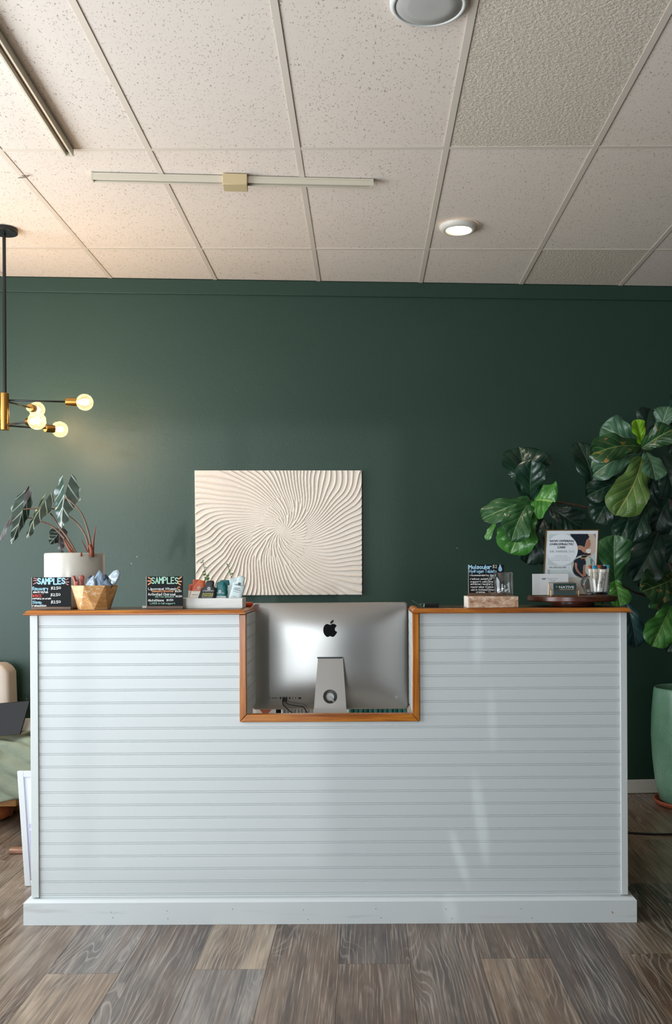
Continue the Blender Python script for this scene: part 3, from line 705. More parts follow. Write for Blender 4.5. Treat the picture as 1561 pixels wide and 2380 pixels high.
# ------------------------------------------------------------------ leaves
def leaf_mat(name, c, c2, vein, spot=None, rough=.34, nv=5.0, slant=1.9, vw=.045, vstr=.75, rim=0.0):
    g = N(name); tc = g.n('ShaderNodeTexCoord'); sp_ = g.n('ShaderNodeSeparateXYZ'); g.l(tc.outputs['UV'], sp_.inputs[0])
    au = g.math('ABSOLUTE', g.math('MULTIPLY_ADD', sp_.outputs[0], 2.0, -1.0)); v = sp_.outputs[1]
    mid = g.ramp(au, [(.018, 1.0), (.05, 0.0)])
    x = g.math('FRACT', g.math('SUBTRACT', g.math('MULTIPLY', v, nv), g.math('MULTIPLY', g.math('POWER', au, .85), slant)))
    side = g.ramp(g.math('ABSOLUTE', g.math('SUBTRACT', x, .5)), [(vw * .45, 1.0), (vw, 0.0)])
    side = g.math('MULTIPLY', side, g.ramp(au, [(.0, .95), (.95, .25)]))
    vn = g.math('MAXIMUM', mid, side)
    if rim: vn = g.math('MAXIMUM', vn, g.math('MULTIPLY', g.ramp(au, [(.86, 0.0), (.97, 1.0)]), rim))
    nz = g.noise(g.coord(rnd=4.0), 16, 4)
    col = g.mix(g.ramp(nz, [(.35, 0.0), (.65, 1.0)]), lin(c), lin(c2))
    if spot: col = g.mix(g.ramp(g.noise(g.coord((1, 1, 1), rnd=8.0), 26, 4, .6, .5), [(.61, 0.0), (.65, .85)]), col, lin(spot))
    g.base(g.mix(g.math('MULTIPLY', vn, vstr), col, lin(vein))); g.set(Roughness=rough); g.b.inputs['Specular IOR Level'].default_value = .5
    g.bump(g.math('MULTIPLY', vn, -1.0), .3, .003); return g.m
LM = {'bright': leaf_mat('leaf_bright', '34702a', '458235', '9bb66a', rough=.28), 'mid': leaf_mat('leaf_mid', '234d27', '2f5c33', '7c9c68', rough=.28),
      'sage': leaf_mat('leaf_sage', '3c6046', '4b6f53', '93ab8a'), 'olive': leaf_mat('leaf_olive', '48652f', '567536', 'b4b56a', '5f5a2c'),
      'dark': leaf_mat('leaf_dark', '183024', '1f3d2e', '4f7156', rough=.27), 'deep': leaf_mat('leaf_deep', '132a22', '19342a', '3c5a48', rough=.36),
      'teal': leaf_mat('leaf_teal', '1f3f42', '28494a', '628579', rough=.28), 'lime': leaf_mat('leaf_lime', '6fa018', '7fae22', '55841a'),
      'spot': leaf_mat('leaf_spotted', '1f4222', '294f29', '82984f', '94703a', rough=.28)}
FT, FW = [0, .04, .12, .25, .38, .52, .68, .82, .92, .97, 1.0], [.10, .34, .50, .58, .64, .82, .98, .90, .64, .37, .04]
def leaf_mesh(B, T, width, roll=0.0, bend=.09, fold=.28, wave=.075, seed=0, ft=FT, fw=FW, n0=Vector((0, -1, .12)), nt=28, ns=14, puff=.055):
    r = random.Random(seed); B, T = Vector(B), Vector(T); ax = T - B; L = ax.length; ax.normalize()
    n = (n0 - ax * n0.dot(ax)); n = n.normalized() if n.length > .05 else Vector((0, 0, 1)); n = Matrix.Rotation(math.radians(roll), 3, ax) @ n; s = ax.cross(n).normalized()
    p1, p2, p3 = r.uniform(0, 6), r.uniform(0, 6), r.uniform(0, 6); cv = r.uniform(-.05, .05)
    vs, uv, fc = [], [], []
    for i in range(nt + 1):
        t = i / nt; hw = interp(ft, fw, t) * width / 2 * (1 + .05 * math.sin(t * 19 + p3))
        for j in range(ns + 1):
            q = j / ns * 2 - 1; aq = abs(q)
            off = bend * L * (math.sin(math.pi * t) - .5 * t * t) + fold * hw * aq * .9 - .25 * fold * hw * aq ** 3 + wave * width * math.sin(t * 13 + (p1 if q > 0 else p2)) * aq ** 2.2
            off += puff * width * math.sin(math.pi * ((t * 5 - 1.9 * aq ** .85 + .5) % 1.0)) * min(1, aq * 3) * (1 - aq ** 4) * min(1, hw / width * 3)
            vs.append(B + ax * (t * L + hw * .10 * aq) + s * (q * hw + cv * L * math.sin(math.pi * t)) + n * off); uv.append((j / ns, t))
    for i in range(nt):
        for j in range(ns):
            a = i * (ns + 1) + j; fc.append((a, a + 1, a + ns + 2, a + ns + 1))
    return MB().add(vs, fc, uv)

# ------------------------------------------------------------------ fiddle-leaf fig in a celadon pot
FGX, FGY = 1.885, 5.52
fig = thing('potted_fig', 'large fiddle-leaf fig in a tall speckled green pot on a terracotta saucer', 'potted plant', (FGX, FGY, 0))
def celadon():
    g = N('celadon_glaze'); v = g.coord(); f = g.noise(v, 5, 4); vo = g.n('ShaderNodeTexVoronoi', i_Scale=95.0); g.l(v, vo.inputs['Vector'])
    c = g.mix(g.ramp(f, [(.3, 0.0), (.7, 1.0)]), lin('5f8f73'), lin('86b39a')); c = g.mix(g.ramp(vo.outputs['Distance'], [(.16, .8), (.26, 0.0)]), c, lin('3d6a50'))
    g.base(c); g.set(Roughness=.3); g.bump(g.noise(v, 60, 3), .2, .002); return g.m
MB().lathe([(.150, .012), (.172, .03), (.196, .12), (.212, .26), (.220, .40), (.217, .52), (.207, .64), (.203, .672), (.198, .682), (.190, .680), (.186, .66), (.188, .58)], (FGX, FGY, 0), 56, cap1=False).build('pot', celadon(), fig, smooth=True)
MB().lathe([(.187, .60), (.001, .612)], (FGX, FGY, 0), 40, cap0=False).build('soil', mat('2a2019', .95, grain=.4, name='potting_soil'), fig)
MB().lathe([(.165, .0), (.195, .006), (.208, .030), (.204, .034), (.196, .030), (.186, .010), (.001, .010)], (FGX, FGY, 0), 48, cap0=True).build('saucer', mat('a3563c', .7, grain=.15, name='terracotta'), fig, smooth=True)
hub1, hub2, hub3 = P(1232, 1160, 5.32), P(1490, 1040, 5.30), P(1530, 1240, 5.38)
tr = [(FGX, FGY, .60), (FGX - .02, FGY - .02, 1.0), P(1575, 1240, 5.45), P(1545, 1130, 5.40), hub2]
MB().tube(spline(tr), [lerp(.016, .006, k / 24) for k in range(25)]).build('trunk', M_BARKWOOD, fig, smooth=True)
br = [(FGX - .03, FGY - .01, .60), P(1590, 1430, 5.45), P(1545, 1290, 5.45), P(1450, 1200, 5.42), P(1376, 1182, 5.38), P(1302, 1168, 5.35), hub1]
MB().tube(spline(br), [lerp(.014, .005, k / 36) for k in range(37)]).build('branch', M_BARKWOOD, fig, smooth=True)
MB().tube(spline([(FGX - .02, FGY + .02, .60), P(1575, 1500, 5.48), P(1520, 1400, 5.40), P(1470, 1375, 5.25), P(1430, 1350, 5.12)]), [lerp(.011, .004, k / 24) for k in range(25)]).build('branch', M_BARKWOOD, fig, smooth=True)
MB().tube(spline([(FGX + .02, FGY + .02, .60), P(1600, 1480, 5.45), P(1570, 1410, 5.40), P(1560, 1345, 5.38)]), .008).build('branch', M_BARKWOOD, fig, smooth=True)
#   base px,py,Y   tip px,py,Y   width  material  roll
FIG = [(1231, 1160, 5.36, 1208, 1038, 5.40, 104, 'dark', 8), (1233, 1160, 5.30, 1236, 1070, 5.18, 68, 'dark', -10), (1242, 1166, 5.42, 1258, 1050, 5.46, 66, 'deep', -25),
 (1241, 1163, 5.27, 1288, 1166, 5.16, 96, 'bright', -12), (1231, 1162, 5.28, 1118, 1204, 5.22, 58, 'mid', 25), (1232, 1165, 5.26, 1189, 1254, 5.14, 68, 'mid', 5),
 (1228, 1178, 5.32, 1186, 1284, 5.24, 92, 'bright', 12), (1152, 1212, 5.36, 1130, 1255, 5.36, 20, 'bright', 40), (1262, 1205, 5.42, 1224, 1310, 5.38, 72, 'deep', 0),
 (1278, 1178, 5.42, 1352, 1226, 5.40, 62, 'deep', 0), (1282, 1215, 5.44, 1262, 1314, 5.44, 48, 'deep', -10),
 (1488, 1036, 5.36, 1398, 992, 5.36, 74, 'sage', -15), (1490, 1033, 5.28, 1478, 975, 5.26, 36, 'lime', 10), (1489, 1038, 5.30, 1372, 1056, 5.20, 68, 'spot', 10),
 (1490, 1050, 5.32, 1378, 1102, 5.28, 66, 'sage', 10), (1492, 1062, 5.24, 1432, 1196, 5.14, 88, 'olive', 0), (1500, 1052, 5.26, 1524, 1115, 5.16, 58, 'sage', -10),
 (1490, 1042, 5.28, 1562, 998, 5.20, 54, 'spot', 0), (1494, 1022, 5.38, 1512, 948, 5.42, 56, 'deep', 0), (1534, 1012, 5.36, 1552, 944, 5.34, 50, 'sage', -30),
 (1377, 1168, 5.44, 1344, 1026, 5.46, 70, 'dark', 12), (1440, 1118, 5.36, 1364, 1152, 5.30, 54, 'dark', 0), (1432, 1150, 5.38, 1384, 1214, 5.34, 60, 'dark', 10),
 (1466, 1178, 5.38, 1440, 1254, 5.32, 56, 'dark', 10), (1512, 1160, 5.34, 1472, 1258, 5.26, 54, 'dark', -5), (1429, 1350, 5.10, 1428, 1244, 5.06, 78, 'mid', -8),
 (1427, 1350, 5.08, 1441, 1408, 4.98, 54, 'bright', -5), (1528, 1236, 5.36, 1472, 1348, 5.26, 92, 'deep', 5), (1578, 1220, 5.36, 1552, 1308, 5.30, 60, 'deep', 0),
 (1566, 1342, 5.34, 1492, 1374, 5.22, 88, 'spot', -5), (1545, 1398, 5.36, 1508, 1412, 5.34, 18, 'mid', 30), (1560, 1408, 5.34, 1516, 1502, 5.24, 68, 'bright', 5),
 (1576, 1470, 5.40, 1550, 1514, 5.38, 36, 'dark', 0), (1452, 1398, 5.44, 1477, 1505, 5.40, 54, 'teal', 0), (1540, 1060, 5.36, 1572, 1160, 5.30, 62, 'deep', 0),
 (1520, 1110, 5.44, 1490, 1200, 5.46, 70, 'deep', 0), (1560, 1150, 5.46, 1520, 1240, 5.46, 66, 'deep', 10), (1500, 1280, 5.48, 1510, 1370, 5.48, 60, 'deep', 0), (1400, 1395, 5.2, 1370, 1409, 5.12, 24, 'mid', 0),
 (1555, 1030, 5.42, 1600, 1060, 5.38, 70, 'deep', 0), (1600, 1380, 5.4, 1660, 1420, 5.36, 90, 'mid', 0), (1610, 1200, 5.45, 1680, 1180, 5.4, 90, 'mid', 0), (1560, 990, 5.42, 1600, 930, 5.42, 80, 'dark', 0)]
for i, (bx, by, bY, tx, ty, tY, wd, m, ro) in enumerate(FIG):
    leaf_mesh(P(bx, by, bY), P(tx, ty, tY), wd * bY / F * 1.08, ro, seed=i).build('leaf', LM[m], fig, smooth=True, fix=False)

# ------------------------------------------------------------------ alocasia in a speckled pot on the counter
PTY = 3.915; pc0 = P(174, 1350, PTY); PTX = pc0.x
alo = thing('potted_alocasia', 'alocasia with veined arrow leaves in a white speckled cylinder pot', 'potted plant', (PTX, PTY, TOP + .0004))
def speckle():
    g = N('speckled_ceramic'); vo = g.n('ShaderNodeTexVoronoi', i_Scale=260.0); g.l(g.coord(), vo.inputs['Vector']); wn = g.n('ShaderNodeTexWhiteNoise'); g.l(vo.outputs['Position'], wn.inputs['Vector'])
    dots = g.math('LESS_THAN', vo.outputs['Distance'], g.math('MULTIPLY_ADD', wn.outputs['Value'], .5, -.2))
    g.base(g.mix(g.math('MULTIPLY', dots, .5), lin('c6bfb3'), lin('75695c'))); g.set(Roughness=.25); return g.m
zp = P(174, 1286, PTY).z - TOP
MB().lathe([(.112, .0004), (.1187, .004), (.1207, .012), (.1207, zp - .006), (.1187, zp), (.113, zp), (.111, zp - .004), (.111, zp - .03)], (PTX, PTY, TOP), 64, cap1=False).build('pot', speckle(), alo, smooth=True)
MB().lathe([(.1115, zp - .025), (.001, zp - .018)], (PTX, PTY, TOP), 40, cap0=False).build('soil', mat('3a2a20', .95, grain=.4, name='potting_soil'), alo)
AL_D = leaf_mat('alocasia_dark', '16241a', '223322', 'b9c4a8', nv=4.0, slant=1.5, vw=.08, rough=.3, rim=.8)
AL_GLARE = leaf_mat('alocasia_glare', '273a31', '43554c', 'd0d9cd', nv=4.0, slant=1.5, vw=.10, rough=.24, rim=1.0)  # paler copy of the dark leaf: some window glare is put into its green
AL_U = leaf_mat('alocasia_underside', '23191c', '2d2024', '6f6f5a', nv=5.0, slant=1.6, vw=.05, rough=.45)
def arrow_leaf(tipL, base, tip, width, roll, m, seed, bend=.06, fold=-.5, Yb=3.84, Yt=3.78):
    """base = where the stalk joins; lobes run back from it by tipL of the length"""
    B, T = P(*base, Yb), P(*tip, Yt); ax = (T - B); L = ax.length; ax.normalize(); n0 = Vector((0, -1, .1)); n = (n0 - ax * n0.dot(ax)).normalized(); n = Matrix.Rotation(math.radians(roll), 3, ax) @ n; s = ax.cross(n)
    wd = width * Yb / F; vs, uv, fc = [], [], []; r = random.Random(seed); p1 = r.uniform(0, 6)
    ts = [lerp(-tipL, 1, i / 30) for i in range(31)]
    for sd in (-1, 1):
        k0 = len(vs)
        for t in ts:
            out = interp([-tipL, -tipL * .8, -tipL * .4, 0, .18, .45, .75, .92, 1], [.20, .34, .46, .50, .42, .27, .19, .09, 0], t) * (1 + .09 * math.sin(t * 17 + p1))
            inn = interp([-tipL, -tipL * .5, 0, 1], [.17, .08, 0, 0], t)
            for j in range(7):
                q = j / 6; wv = lerp(inn, out, q) * wd
                off = bend * L * math.sin(math.pi * max(0, t)) + fold * wv + .045 * wd * math.sin(t * 16 + p1 + sd) * q * q
                vs.append(B + ax * (t * L) + s * (sd * wv) + n * off); uv.append((.5 + sd * .5 * (wv / wd / .52), (t + tipL) / (1 + tipL)))
        for i in range(30):
            for j in range(6):
                a = k0 + i * 7 + j; fc.append((a, a + 1, a + 8, a + 7))
    return MB().add(vs, fc, uv).build('leaf', m, alo, smooth=True, fix=False)
arrow_leaf(.80, (149, 1156), (143, 1228), 64, 4, AL_GLARE, 1)
arrow_leaf(.55, (94, 1181), (62, 1254), 46, 25, AL_D, 2)
arrow_leaf(.62, (52, 1187), (27, 1264), 44, -40, AL_GLARE, 3)
arrow_leaf(.70, (36, 1186), (-6, 1272), 50, 55, AL_U, 4, Yb=3.88, Yt=3.84)
arrow_leaf(.55, (138, 1246), (143, 1290), 34, 20, AL_U, 5, Yb=3.92, Yt=3.90)
arrow_leaf(.50, (134, 1243), (115, 1264), 40, -30, AL_GLARE, 6, Yb=3.93, Yt=3.90)
M_STALK = mat('7a5a44', .5, grain=.2, name='stalk')
M_STALK2 = mat('7d3b22', .6, grain=.25, name='stalk_sheath')
def stalk(pts, r0=.0045, r1=.0022, m=None):
    sp_ = spline([P(x, y, Y) for x, y, Y in pts]); MB().tube(sp_, [lerp(r0, r1, k / (len(sp_) - 1)) for k in range(len(sp_))], 8).build('stalk', m or M_STALK, alo, smooth=True)
stalk([(214, 1290, 3.85), (206, 1240, 3.84), (190, 1195, 3.83), (165, 1166, 3.83), (149, 1156, 3.835)])
stalk([(206, 1290, 3.86), (202, 1255, 3.86), (184, 1222, 3.87), (152, 1194, 3.88), (120, 1182, 3.87), (94, 1181, 3.845)])
stalk([(180, 1292, 3.84), (160, 1255, 3.86), (140, 1228, 3.88), (112, 1188, 3.88), (80, 1182, 3.86), (55, 1184, 3.845)])
stalk([(176, 1290, 3.86), (150, 1252, 3.88), (120, 1223, 3.90), (80, 1206, 3.90), (50, 1201, 3.90), (36, 1188, 3.885)])
stalk([(178, 1293, 3.86), (158, 1268, 3.9), (145, 1250, 3.92), (138, 1246, 3.92)], .003, .0015)
stalk([(172, 1294, 3.83), (158, 1272, 3.84), (148, 1252, 3.85)], .009, .003, M_STALK2)
stalk([(212, 1294, 3.83), (213, 1280, 3.83), (208, 1266, 3.83)], .012, .006, M_STALK2)
stalk([(215, 1282, 3.835), (218, 1250, 3.83), (223, 1222, 3.82)], .006, .0008, M_STALK2)
stalk([(203, 1282, 3.835), (196, 1268, 3.83), (189, 1252, 3.82)], .004, .0006, M_STALK2)
stalk([(188, 1293, 3.80), (189, 1283, 3.80)], .005, .002, M_STALK2)

# ------------------------------------------------------------------ chalkboard signs
M_SIGNBASE = wood('sign_base_wood', '4a3526', '5d4331', '755943', (5, 40, 40), .5)
def sign(px0, py0, px1, py1, pyb, Y, label, edge=None, floor_z=TOP + .0004, ink=()):
    a, c_ = P(px0, py0, Y), P(px1, py1, Y)
    t = thing('chalkboard_sign', label, 'sign', ((a.x + c_.x) / 2, Y + .02, floor_z))
    MB().box(a.x, c_.x, Y, Y + .003, floor_z + .006, a.z).build('board', M_BLACK, t)
    h = .011
    MB().box(a.x - (.0 if edge is None else .002), c_.x + .001, Y - .006, Y - .0003, floor_z, floor_z + h).build('base', M_SIGNBASE, t, bevel=.0008)
    MB().box(a.x, c_.x, Y + .0035, Y + .03, floor_z, floor_z + .006).build('base_back', M_SIGNBASE, t)
    MB().box(a.x - .0016, a.x - .0001, Y, Y + .003, floor_z + .006, a.z).build('edge', mat('b9b2a6', .4, name='acrylic_edge'), t)
    pl = Plane((0, Y, 0), (0, -1, 0))
    for col, items in ink:
        mb = MB()
        for it in items:
            if it[0] == 'r': ribbon(mb, it[1], it[2], pl, .0012)
            elif it[0] == 's': shape(mb, it[1], pl, .0011, it[2])
            else: hand(mb, it[1], it[2], it[3], it[4], pl, it[5], it[6], seed=len(it[1]) + int(it[2]))
        mb.build('lettering', PRINT(col), t, fix=False)
    return t
zA = lambda a, c: (60 + a / 6.787, 1310 + c / 6.787)
BL, WH, MT, OR, PK = '9cc7d6', 'e6e6e2', '9cc4ae', 'e09a6a', 'd58f86'
def H(txt, x, y, h, w, f=zA, k=6.787, st=.12): px, py = f(x, y); return ('h', txt, px, py, h / k, w / k, st)
def R(pts, hw, f=zA, k=6.787): return ('r', [f(*p) for p in pts], hw / k)
sign(74, 1342, 165, 1414, 1418, 3.725, 'black chalkboard SAMPLES sign listing Recovery, Wake and Sleep', ink=[
 (BL, [H('SAMPLES', 185, 320, 88, 430, st=.20), H('Recovery', 108, 420, 52, 240, st=.15), H('Sleep', 108, 630, 42, 140, st=.16)]),
 (WH, [H('$2.50', 400, 403, 38, 150, st=.15), H('electrolytes', 115, 462, 30, 235, st=.17), H('$2.50', 395, 508, 38, 148, st=.15), H('caffeine, no crash', 106, 562, 24, 288, st=.19), H('$2.50', 400, 622, 38, 148, st=.15), H('relaxation', 110, 676, 28, 210, st=.19)]),
 ('c9564a', [H('WAKE', 108, 526, 44, 142, st=.15)]),
 (PK, [R([(122, 232), (172, 242)], 6), R([(120, 268), (170, 268)], 6), R([(122, 322), (172, 296)], 6), R([(630, 258), (668, 236)], 6), R([(628, 292), (678, 290)], 6), R([(630, 314), (668, 334)], 6)])])
zB = lambda a, c: (320 + a / 5.203, 1280 + c / 5.203)
def H2(txt, x, y, h, w, st=.13): return H(txt, x, y, h, w, zB, 5.203, st)
sign(340.5, 1340, 425, 1409, 1416, 3.755, 'black chalkboard SAMPLES sign listing Liposomal Vitamin C beside the white tray', ink=[
 (MT, [H2('SAMPLES', 168, 395, 72, 318, .15), H2('DETOX BINDER', 212, 566, 18, 225, .14), H2('LIVER & Cell support', 150, 646, 20, 300, .14)]),
 (WH, [H2('Liposomal Vitamin', 128, 474, 26, 340, .14), H2('$2.50', 452, 498, 18, 75, .18), H2('Activated Charcoal', 126, 540, 27, 325, .14), H2('$2.50', 460, 560, 18, 75, .18), H2('Glutathione', 126, 612, 25, 186, .15), H2('$3.50', 350, 608, 22, 78, .16)]),
 (OR, [H2('C', 482, 474, 38, 28, .20), H2('Immunity Booster', 176, 500, 22, 260, .17)] + [R(p, 7, zB, 5.203) for p in ([(128, 324), (164, 342)], [(122, 366), (160, 366)], [(128, 410), (156, 386)], [(494, 342), (526, 318)], [(494, 370), (528, 372)], [(488, 392), (516, 412)])])])

# ------------------------------------------------------------------ wooden faceted bowl with sachets
def facet_wood():
    g = N('faceted_bowl_wood'); gm = g.n('ShaderNodeNewGeometry'); wn = g.n('ShaderNodeTexWhiteNoise')
    v = g.coord((20, 20, 60)); f = g.noise(v, 1.0, 4, .6, .6)
    c = g.ramp(f, [(.3, lin('b27a41')), (.55, lin('c79258')), (.75, lin('d9ac77'))])
    sc2 = g.ramp(g.noise(g.coord((1, 1, 1.6)), 55, 4, .6), [(.57, 0.0), (.66, .8)]); g.base(g.mix(sc2, c, lin('dcc5a6'))); g.set(Roughness=.4); return g.m
bx0, bx1 = P(166, 1361, 3.745).x, P(274, 1361, 3.745).x; bcx, bcy = (bx0 + bx1) / 2, 3.745; br0 = (bx1 - bx0) / 2; bh = P(220, 1361, 3.665).z - TOP
bowl = thing('faceted_bowl', 'faceted wooden bowl full of sample sachets', 'bowl', (bcx, bcy, TOP + .0004))
nb_ = 7; b = MB(); ph0 = math.pi / 2 + .24
ringT = [(bcx + br0 * math.cos(ph0 + 2 * math.pi * k / nb_), bcy + br0 * .9 * math.sin(ph0 + 2 * math.pi * k / nb_), TOP + bh) for k in range(nb_)]
ringB = [(bcx - .002 + .064 * math.cos(ph0 + math.pi * (2 * k + 1) / nb_), bcy + .06 * math.sin(ph0 + math.pi * (2 * k + 1) / nb_), TOP + .0004) for k in range(nb_)]
ringTi = [(lerp(bcx, x, .93), lerp(bcy, y, .93), z) for x, y, z in ringT]; ringBi = [(lerp(bcx, x, .88), lerp(bcy, y, .88), z + .008) for x, y, z in ringB]
vs = ringT + ringB + ringTi + ringBi; fs = []
for k in range(nb_):
    n = (k + 1) % nb_
    fs += [(k, n, nb_ + k), (n, nb_ + n, nb_ + k), (2 * nb_ + n, 2 * nb_ + k, 3 * nb_ + k), (2 * nb_ + n, 3 * nb_ + k, 3 * nb_ + n), (k, 2 * nb_ + k, 2 * nb_ + n, n)]
fs += [tuple(nb_ + k for k in range(nb_)), tuple(3 * nb_ + k for k in range(nb_ - 1, -1, -1))]
b.add(vs, fs); b.build('shell', facet_wood(), bowl, flat=True)
M_FOIL = {k: mat(c, r, mtl, name='foil_' + k, bump=.35, bscale=70) for k, c, r, mtl in (('silver', 'aebcc8', .3, .35), ('steel', '7f93a6', .35, .3), ('navy', '25384f', .4, .2), ('red', '9a4a3c', .4, .15), ('slate', '4e6070', .4, .2))}
def pillow(outline, Y, th, m, name, label=None, cat=None, group=None, tilt=0.0, seed=0, crumple=.0, parent=None, loc=None):
    """soft packet: an outline given on the plane at depth Y, puffed to thickness th, leaning by tilt (m of depth per m of height)"""
    pts = [P(x, y, Y) for x, y in outline]; c = sum(pts, Vector()) / len(pts); zmin = min(p.z for p in pts)
    r = random.Random(seed); rings = []
    dense = []
    for p, q in zip(pts, pts[1:] + pts[:1]):
        k = max(1, int((q - p).length / .008)); dense += [p.lerp(q, i / k) for i in range(k)]
    for s, sg in [(.02, -1), (.35, -1), (.65, -1), (.88, -1), (1.0, 0), (.88, 1), (.65, 1), (.35, 1), (.02, 1)]:
        ring = []
        for p in dense:
            v = c.lerp(p, s); d = sg * th / 2 * math.sqrt(max(0, 1 - s ** 3))
            d += crumple * noise.noise(v * 60 + Vector((seed * 3.1, 0, 0))) if s < .99 else crumple * .5 * noise.noise(v * 40 + Vector((seed, 2, 0)))
            ring.append((v.x, v.y + d + (v.z - zmin) * tilt, v.z))
        rings.append(ring)
    o = MB().loops(rings).build(name, m, parent, smooth=True, loc=(loc or (c.x, Y, zmin)) if parent is None else None)
    if label: tag(o, label, cat, group)
    return o
zC = lambda a, c: (60 + a / 6.787, 1310 + c / 6.787)
def sach(pts, Y, mk, label, seed, tilt=.1): return pillow([zC(*p) for p in pts], Y - .085, .010, M_FOIL[mk], 'sachet', label, 'sachet', 'sachets in the faceted bowl', tilt, seed, .004)
sach([(722, 192), (768, 190), (772, 250), (830, 260), (838, 330), (850, 420), (780, 420), (752, 300)], 3.80, 'red', 'crumpled dark red sachet at the left edge of the bowl', 1)
sach([(824, 198), (890, 178), (914, 200), (912, 330), (900, 430), (850, 430), (862, 320), (850, 260)], 3.815, 'red', 'rust red sachet with a folded top, second from left in the bowl', 2)
sach([(965, 225), (1010, 185), (1050, 200), (1060, 420), (960, 430), (940, 330)], 3.86, 'navy', 'navy sachet behind the pale blue one, left of the middle of the bowl', 3)
sach([(938, 320), (1000, 240), (1066, 176), (1095, 260), (1110, 420), (960, 430)], 3.825, 'silver', 'pale silver blue pointed sachet left of the middle of the bowl', 4)
sach([(1066, 230), (1150, 96), (1206, 150), (1232, 260), (1215, 430), (1110, 430)], 3.84, 'steel', 'tall steel blue sachet rising in the middle of the bowl', 5)
sach([(1215, 190), (1250, 165), (1300, 210), (1300, 430), (1220, 430)], 3.87, 'navy', 'navy sachet tucked behind the middle of the bowl', 6)
sach([(1168, 335), (1268, 236), (1330, 290), (1370, 340), (1330, 430), (1190, 430)], 3.80, 'slate', 'slate grey sachet lying across the front of the bowl', 7)
sach([(1290, 205), (1370, 120), (1440, 92), (1480, 130), (1470, 220), (1420, 310), (1360, 420), (1310, 400), (1345, 270)], 3.835, 'silver', 'pale silver sachet standing at the right edge of the bowl', 8)

# ------------------------------------------------------------------ white tray of pouches
M_TRAY = wood('whitewashed_wood', 'd5d2cc', 'dedbd5', 'e6e3dd', (4, 40, 40), .6)
ty0, ty1 = 3.79, 3.90; ta, tb = P(413, 1400, ty0).x, P(563, 1400, ty0).x; tz1 = P(490, 1390.5, ty0).z
tray = thing('sample_tray', 'whitewashed wooden tray holding upright sample pouches', 'tray', ((ta + tb) / 2, 3.845, TOP + .0004))
tz0 = TOP + .0004
MB().box(ta, tb, ty0, ty0 + .009, tz0, tz1).build('front_side', M_TRAY, tray, bevel=.0008); MB().box(ta, tb, ty1 - .009, ty1, tz0, tz1).build('back_side', M_TRAY, tray)
for x in (ta, tb - .009): MB().box(x, x + .009, ty0 + .0092, ty1 - .0092, tz0, tz1).build('end_side', M_TRAY, tray)
MB().box(ta + .0092, tb - .0092, ty0 + .0092, ty1 - .0092, tz0, tz0 + .006).build('bottom', M_TRAY, tray)
zD = lambda a, c: (400 + a / 7.805, 1310 + c / 7.805)
def two_tone(c1, c2, split, rough=.45):
    g = N('pouch_print'); tc = g.n('ShaderNodeTexCoord'); sp_ = g.n('ShaderNodeSeparateXYZ'); g.l(tc.outputs['Generated'], sp_.inputs[0])
    g.base(g.mix(g.math('GREATER_THAN', sp_.outputs[2], split), lin(c2), lin(c1))); g.set(Roughness=rough); g.bump(g.noise(g.coord(), 60, 3), .25, .002); return g.m
FLOORPX = 690
def pouch(pts, Y, m, label, seed, prints=(), group='pouches in the white tray', rot=0.0):
    o = pillow([zD(*p) for p in pts], Y, .012, m, 'pouch', label, 'pouch', group, .0, seed, .0012)
    pl = Plane((0, Y - .0085, 0), (0, -1, 0))
    for col, items in prints:
        mb = MB()
        for it in items:
            x, y = zD(it[1], it[2])
            if it[0] == 't': type_(mb, it[3], x, y, it[4] / 7.805, pl, it[5] / 7.805, off=0, rot=rot, bold=.01)
            else:
                for k in range(3): ribbon(mb, [(x + it[3] / 7.805 * (1 - .3 * k) * math.cos(q + k), y + it[3] / 7.805 * (1 - .3 * k) * math.sin(q + k)) for q in [2 * math.pi * j / 14 for j in range(15)]], .35, pl, 0)
        mb.build('print', PRINT(col), o, fix=False)
    return o
bt = 705
pouch([(300, 380), (370, 372), (378, 290), (470, 288), (500, 300), (520, 380), (520, bt), (282, bt)], 3.868, two_tone('b0492a', 'dccfc0', .52), 'rust orange and cream pouch at the back left of the tray', 1)
pouch([(385, 420), (470, 320), (500, 292), (604, 318), (596, 380), (620, 440), (590, bt), (300, bt), (345, 520)], 3.842, two_tone('c45524', 'e4dcd2', .50), 'bright orange and white pouch left of the black pouch', 2, (('e8cdb8', [('t', 385, 486, 'CYMBIOTIKA', 16, 120), ('o', 482, 436, 26)]), ('b07a55', [('t', 352, 572, 'Vitamin C', 20, 125)])))
pouch([(560, 430), (800, 440), (808, bt), (470, bt)], 3.856, mat('24262a', .5), 'black pouch half hidden behind the activated charcoal pouch', 3)
pouch([(606, 345), (640, 305), (752, 308), (765, 345), (758, 420), (806, 445), (780, bt), (440, bt), (530, 450), (590, 420)], 3.83, mat('1d1f23', .5, bump=.2, bscale=60), 'matte black activated charcoal pouch in the front of the tray', 4,
      (('e8e8e6', [('t', 552, 502, 'CYMBIOTIKA', 20, 205), ('o', 665, 452, 28), ('t', 540, 614, 'Dietary supplement', 13, 185)]), ('e0d873', [('t', 548, 558, 'Activated', 30, 195), ('t', 540, 590, 'Charcoal', 28, 195)])))
pouch([(860, 310), (905, 296), (1030, 300), (1035, 345), (1060, 380), (1060, bt), (840, bt)], 3.868, mat('0f5f62', .5), 'teal pouch at the back of the tray, behind the front teal one', 5)
pouch([(806, 345), (830, 330), (948, 332), (950, 372), (980, 420), (985, bt), (755, bt), (800, 470)], 3.842, two_tone('11686a', 'e0e4e2', .31), 'teal and white pouch in the front of the tray', 6, (('d5e6e4', [('t', 785, 542, 'CYMBIOTIKA', 18, 158), ('o', 865, 504, 24)]), ('5a6a6a', [('t', 775, 612, 'Glutathione', 16, 160)])))
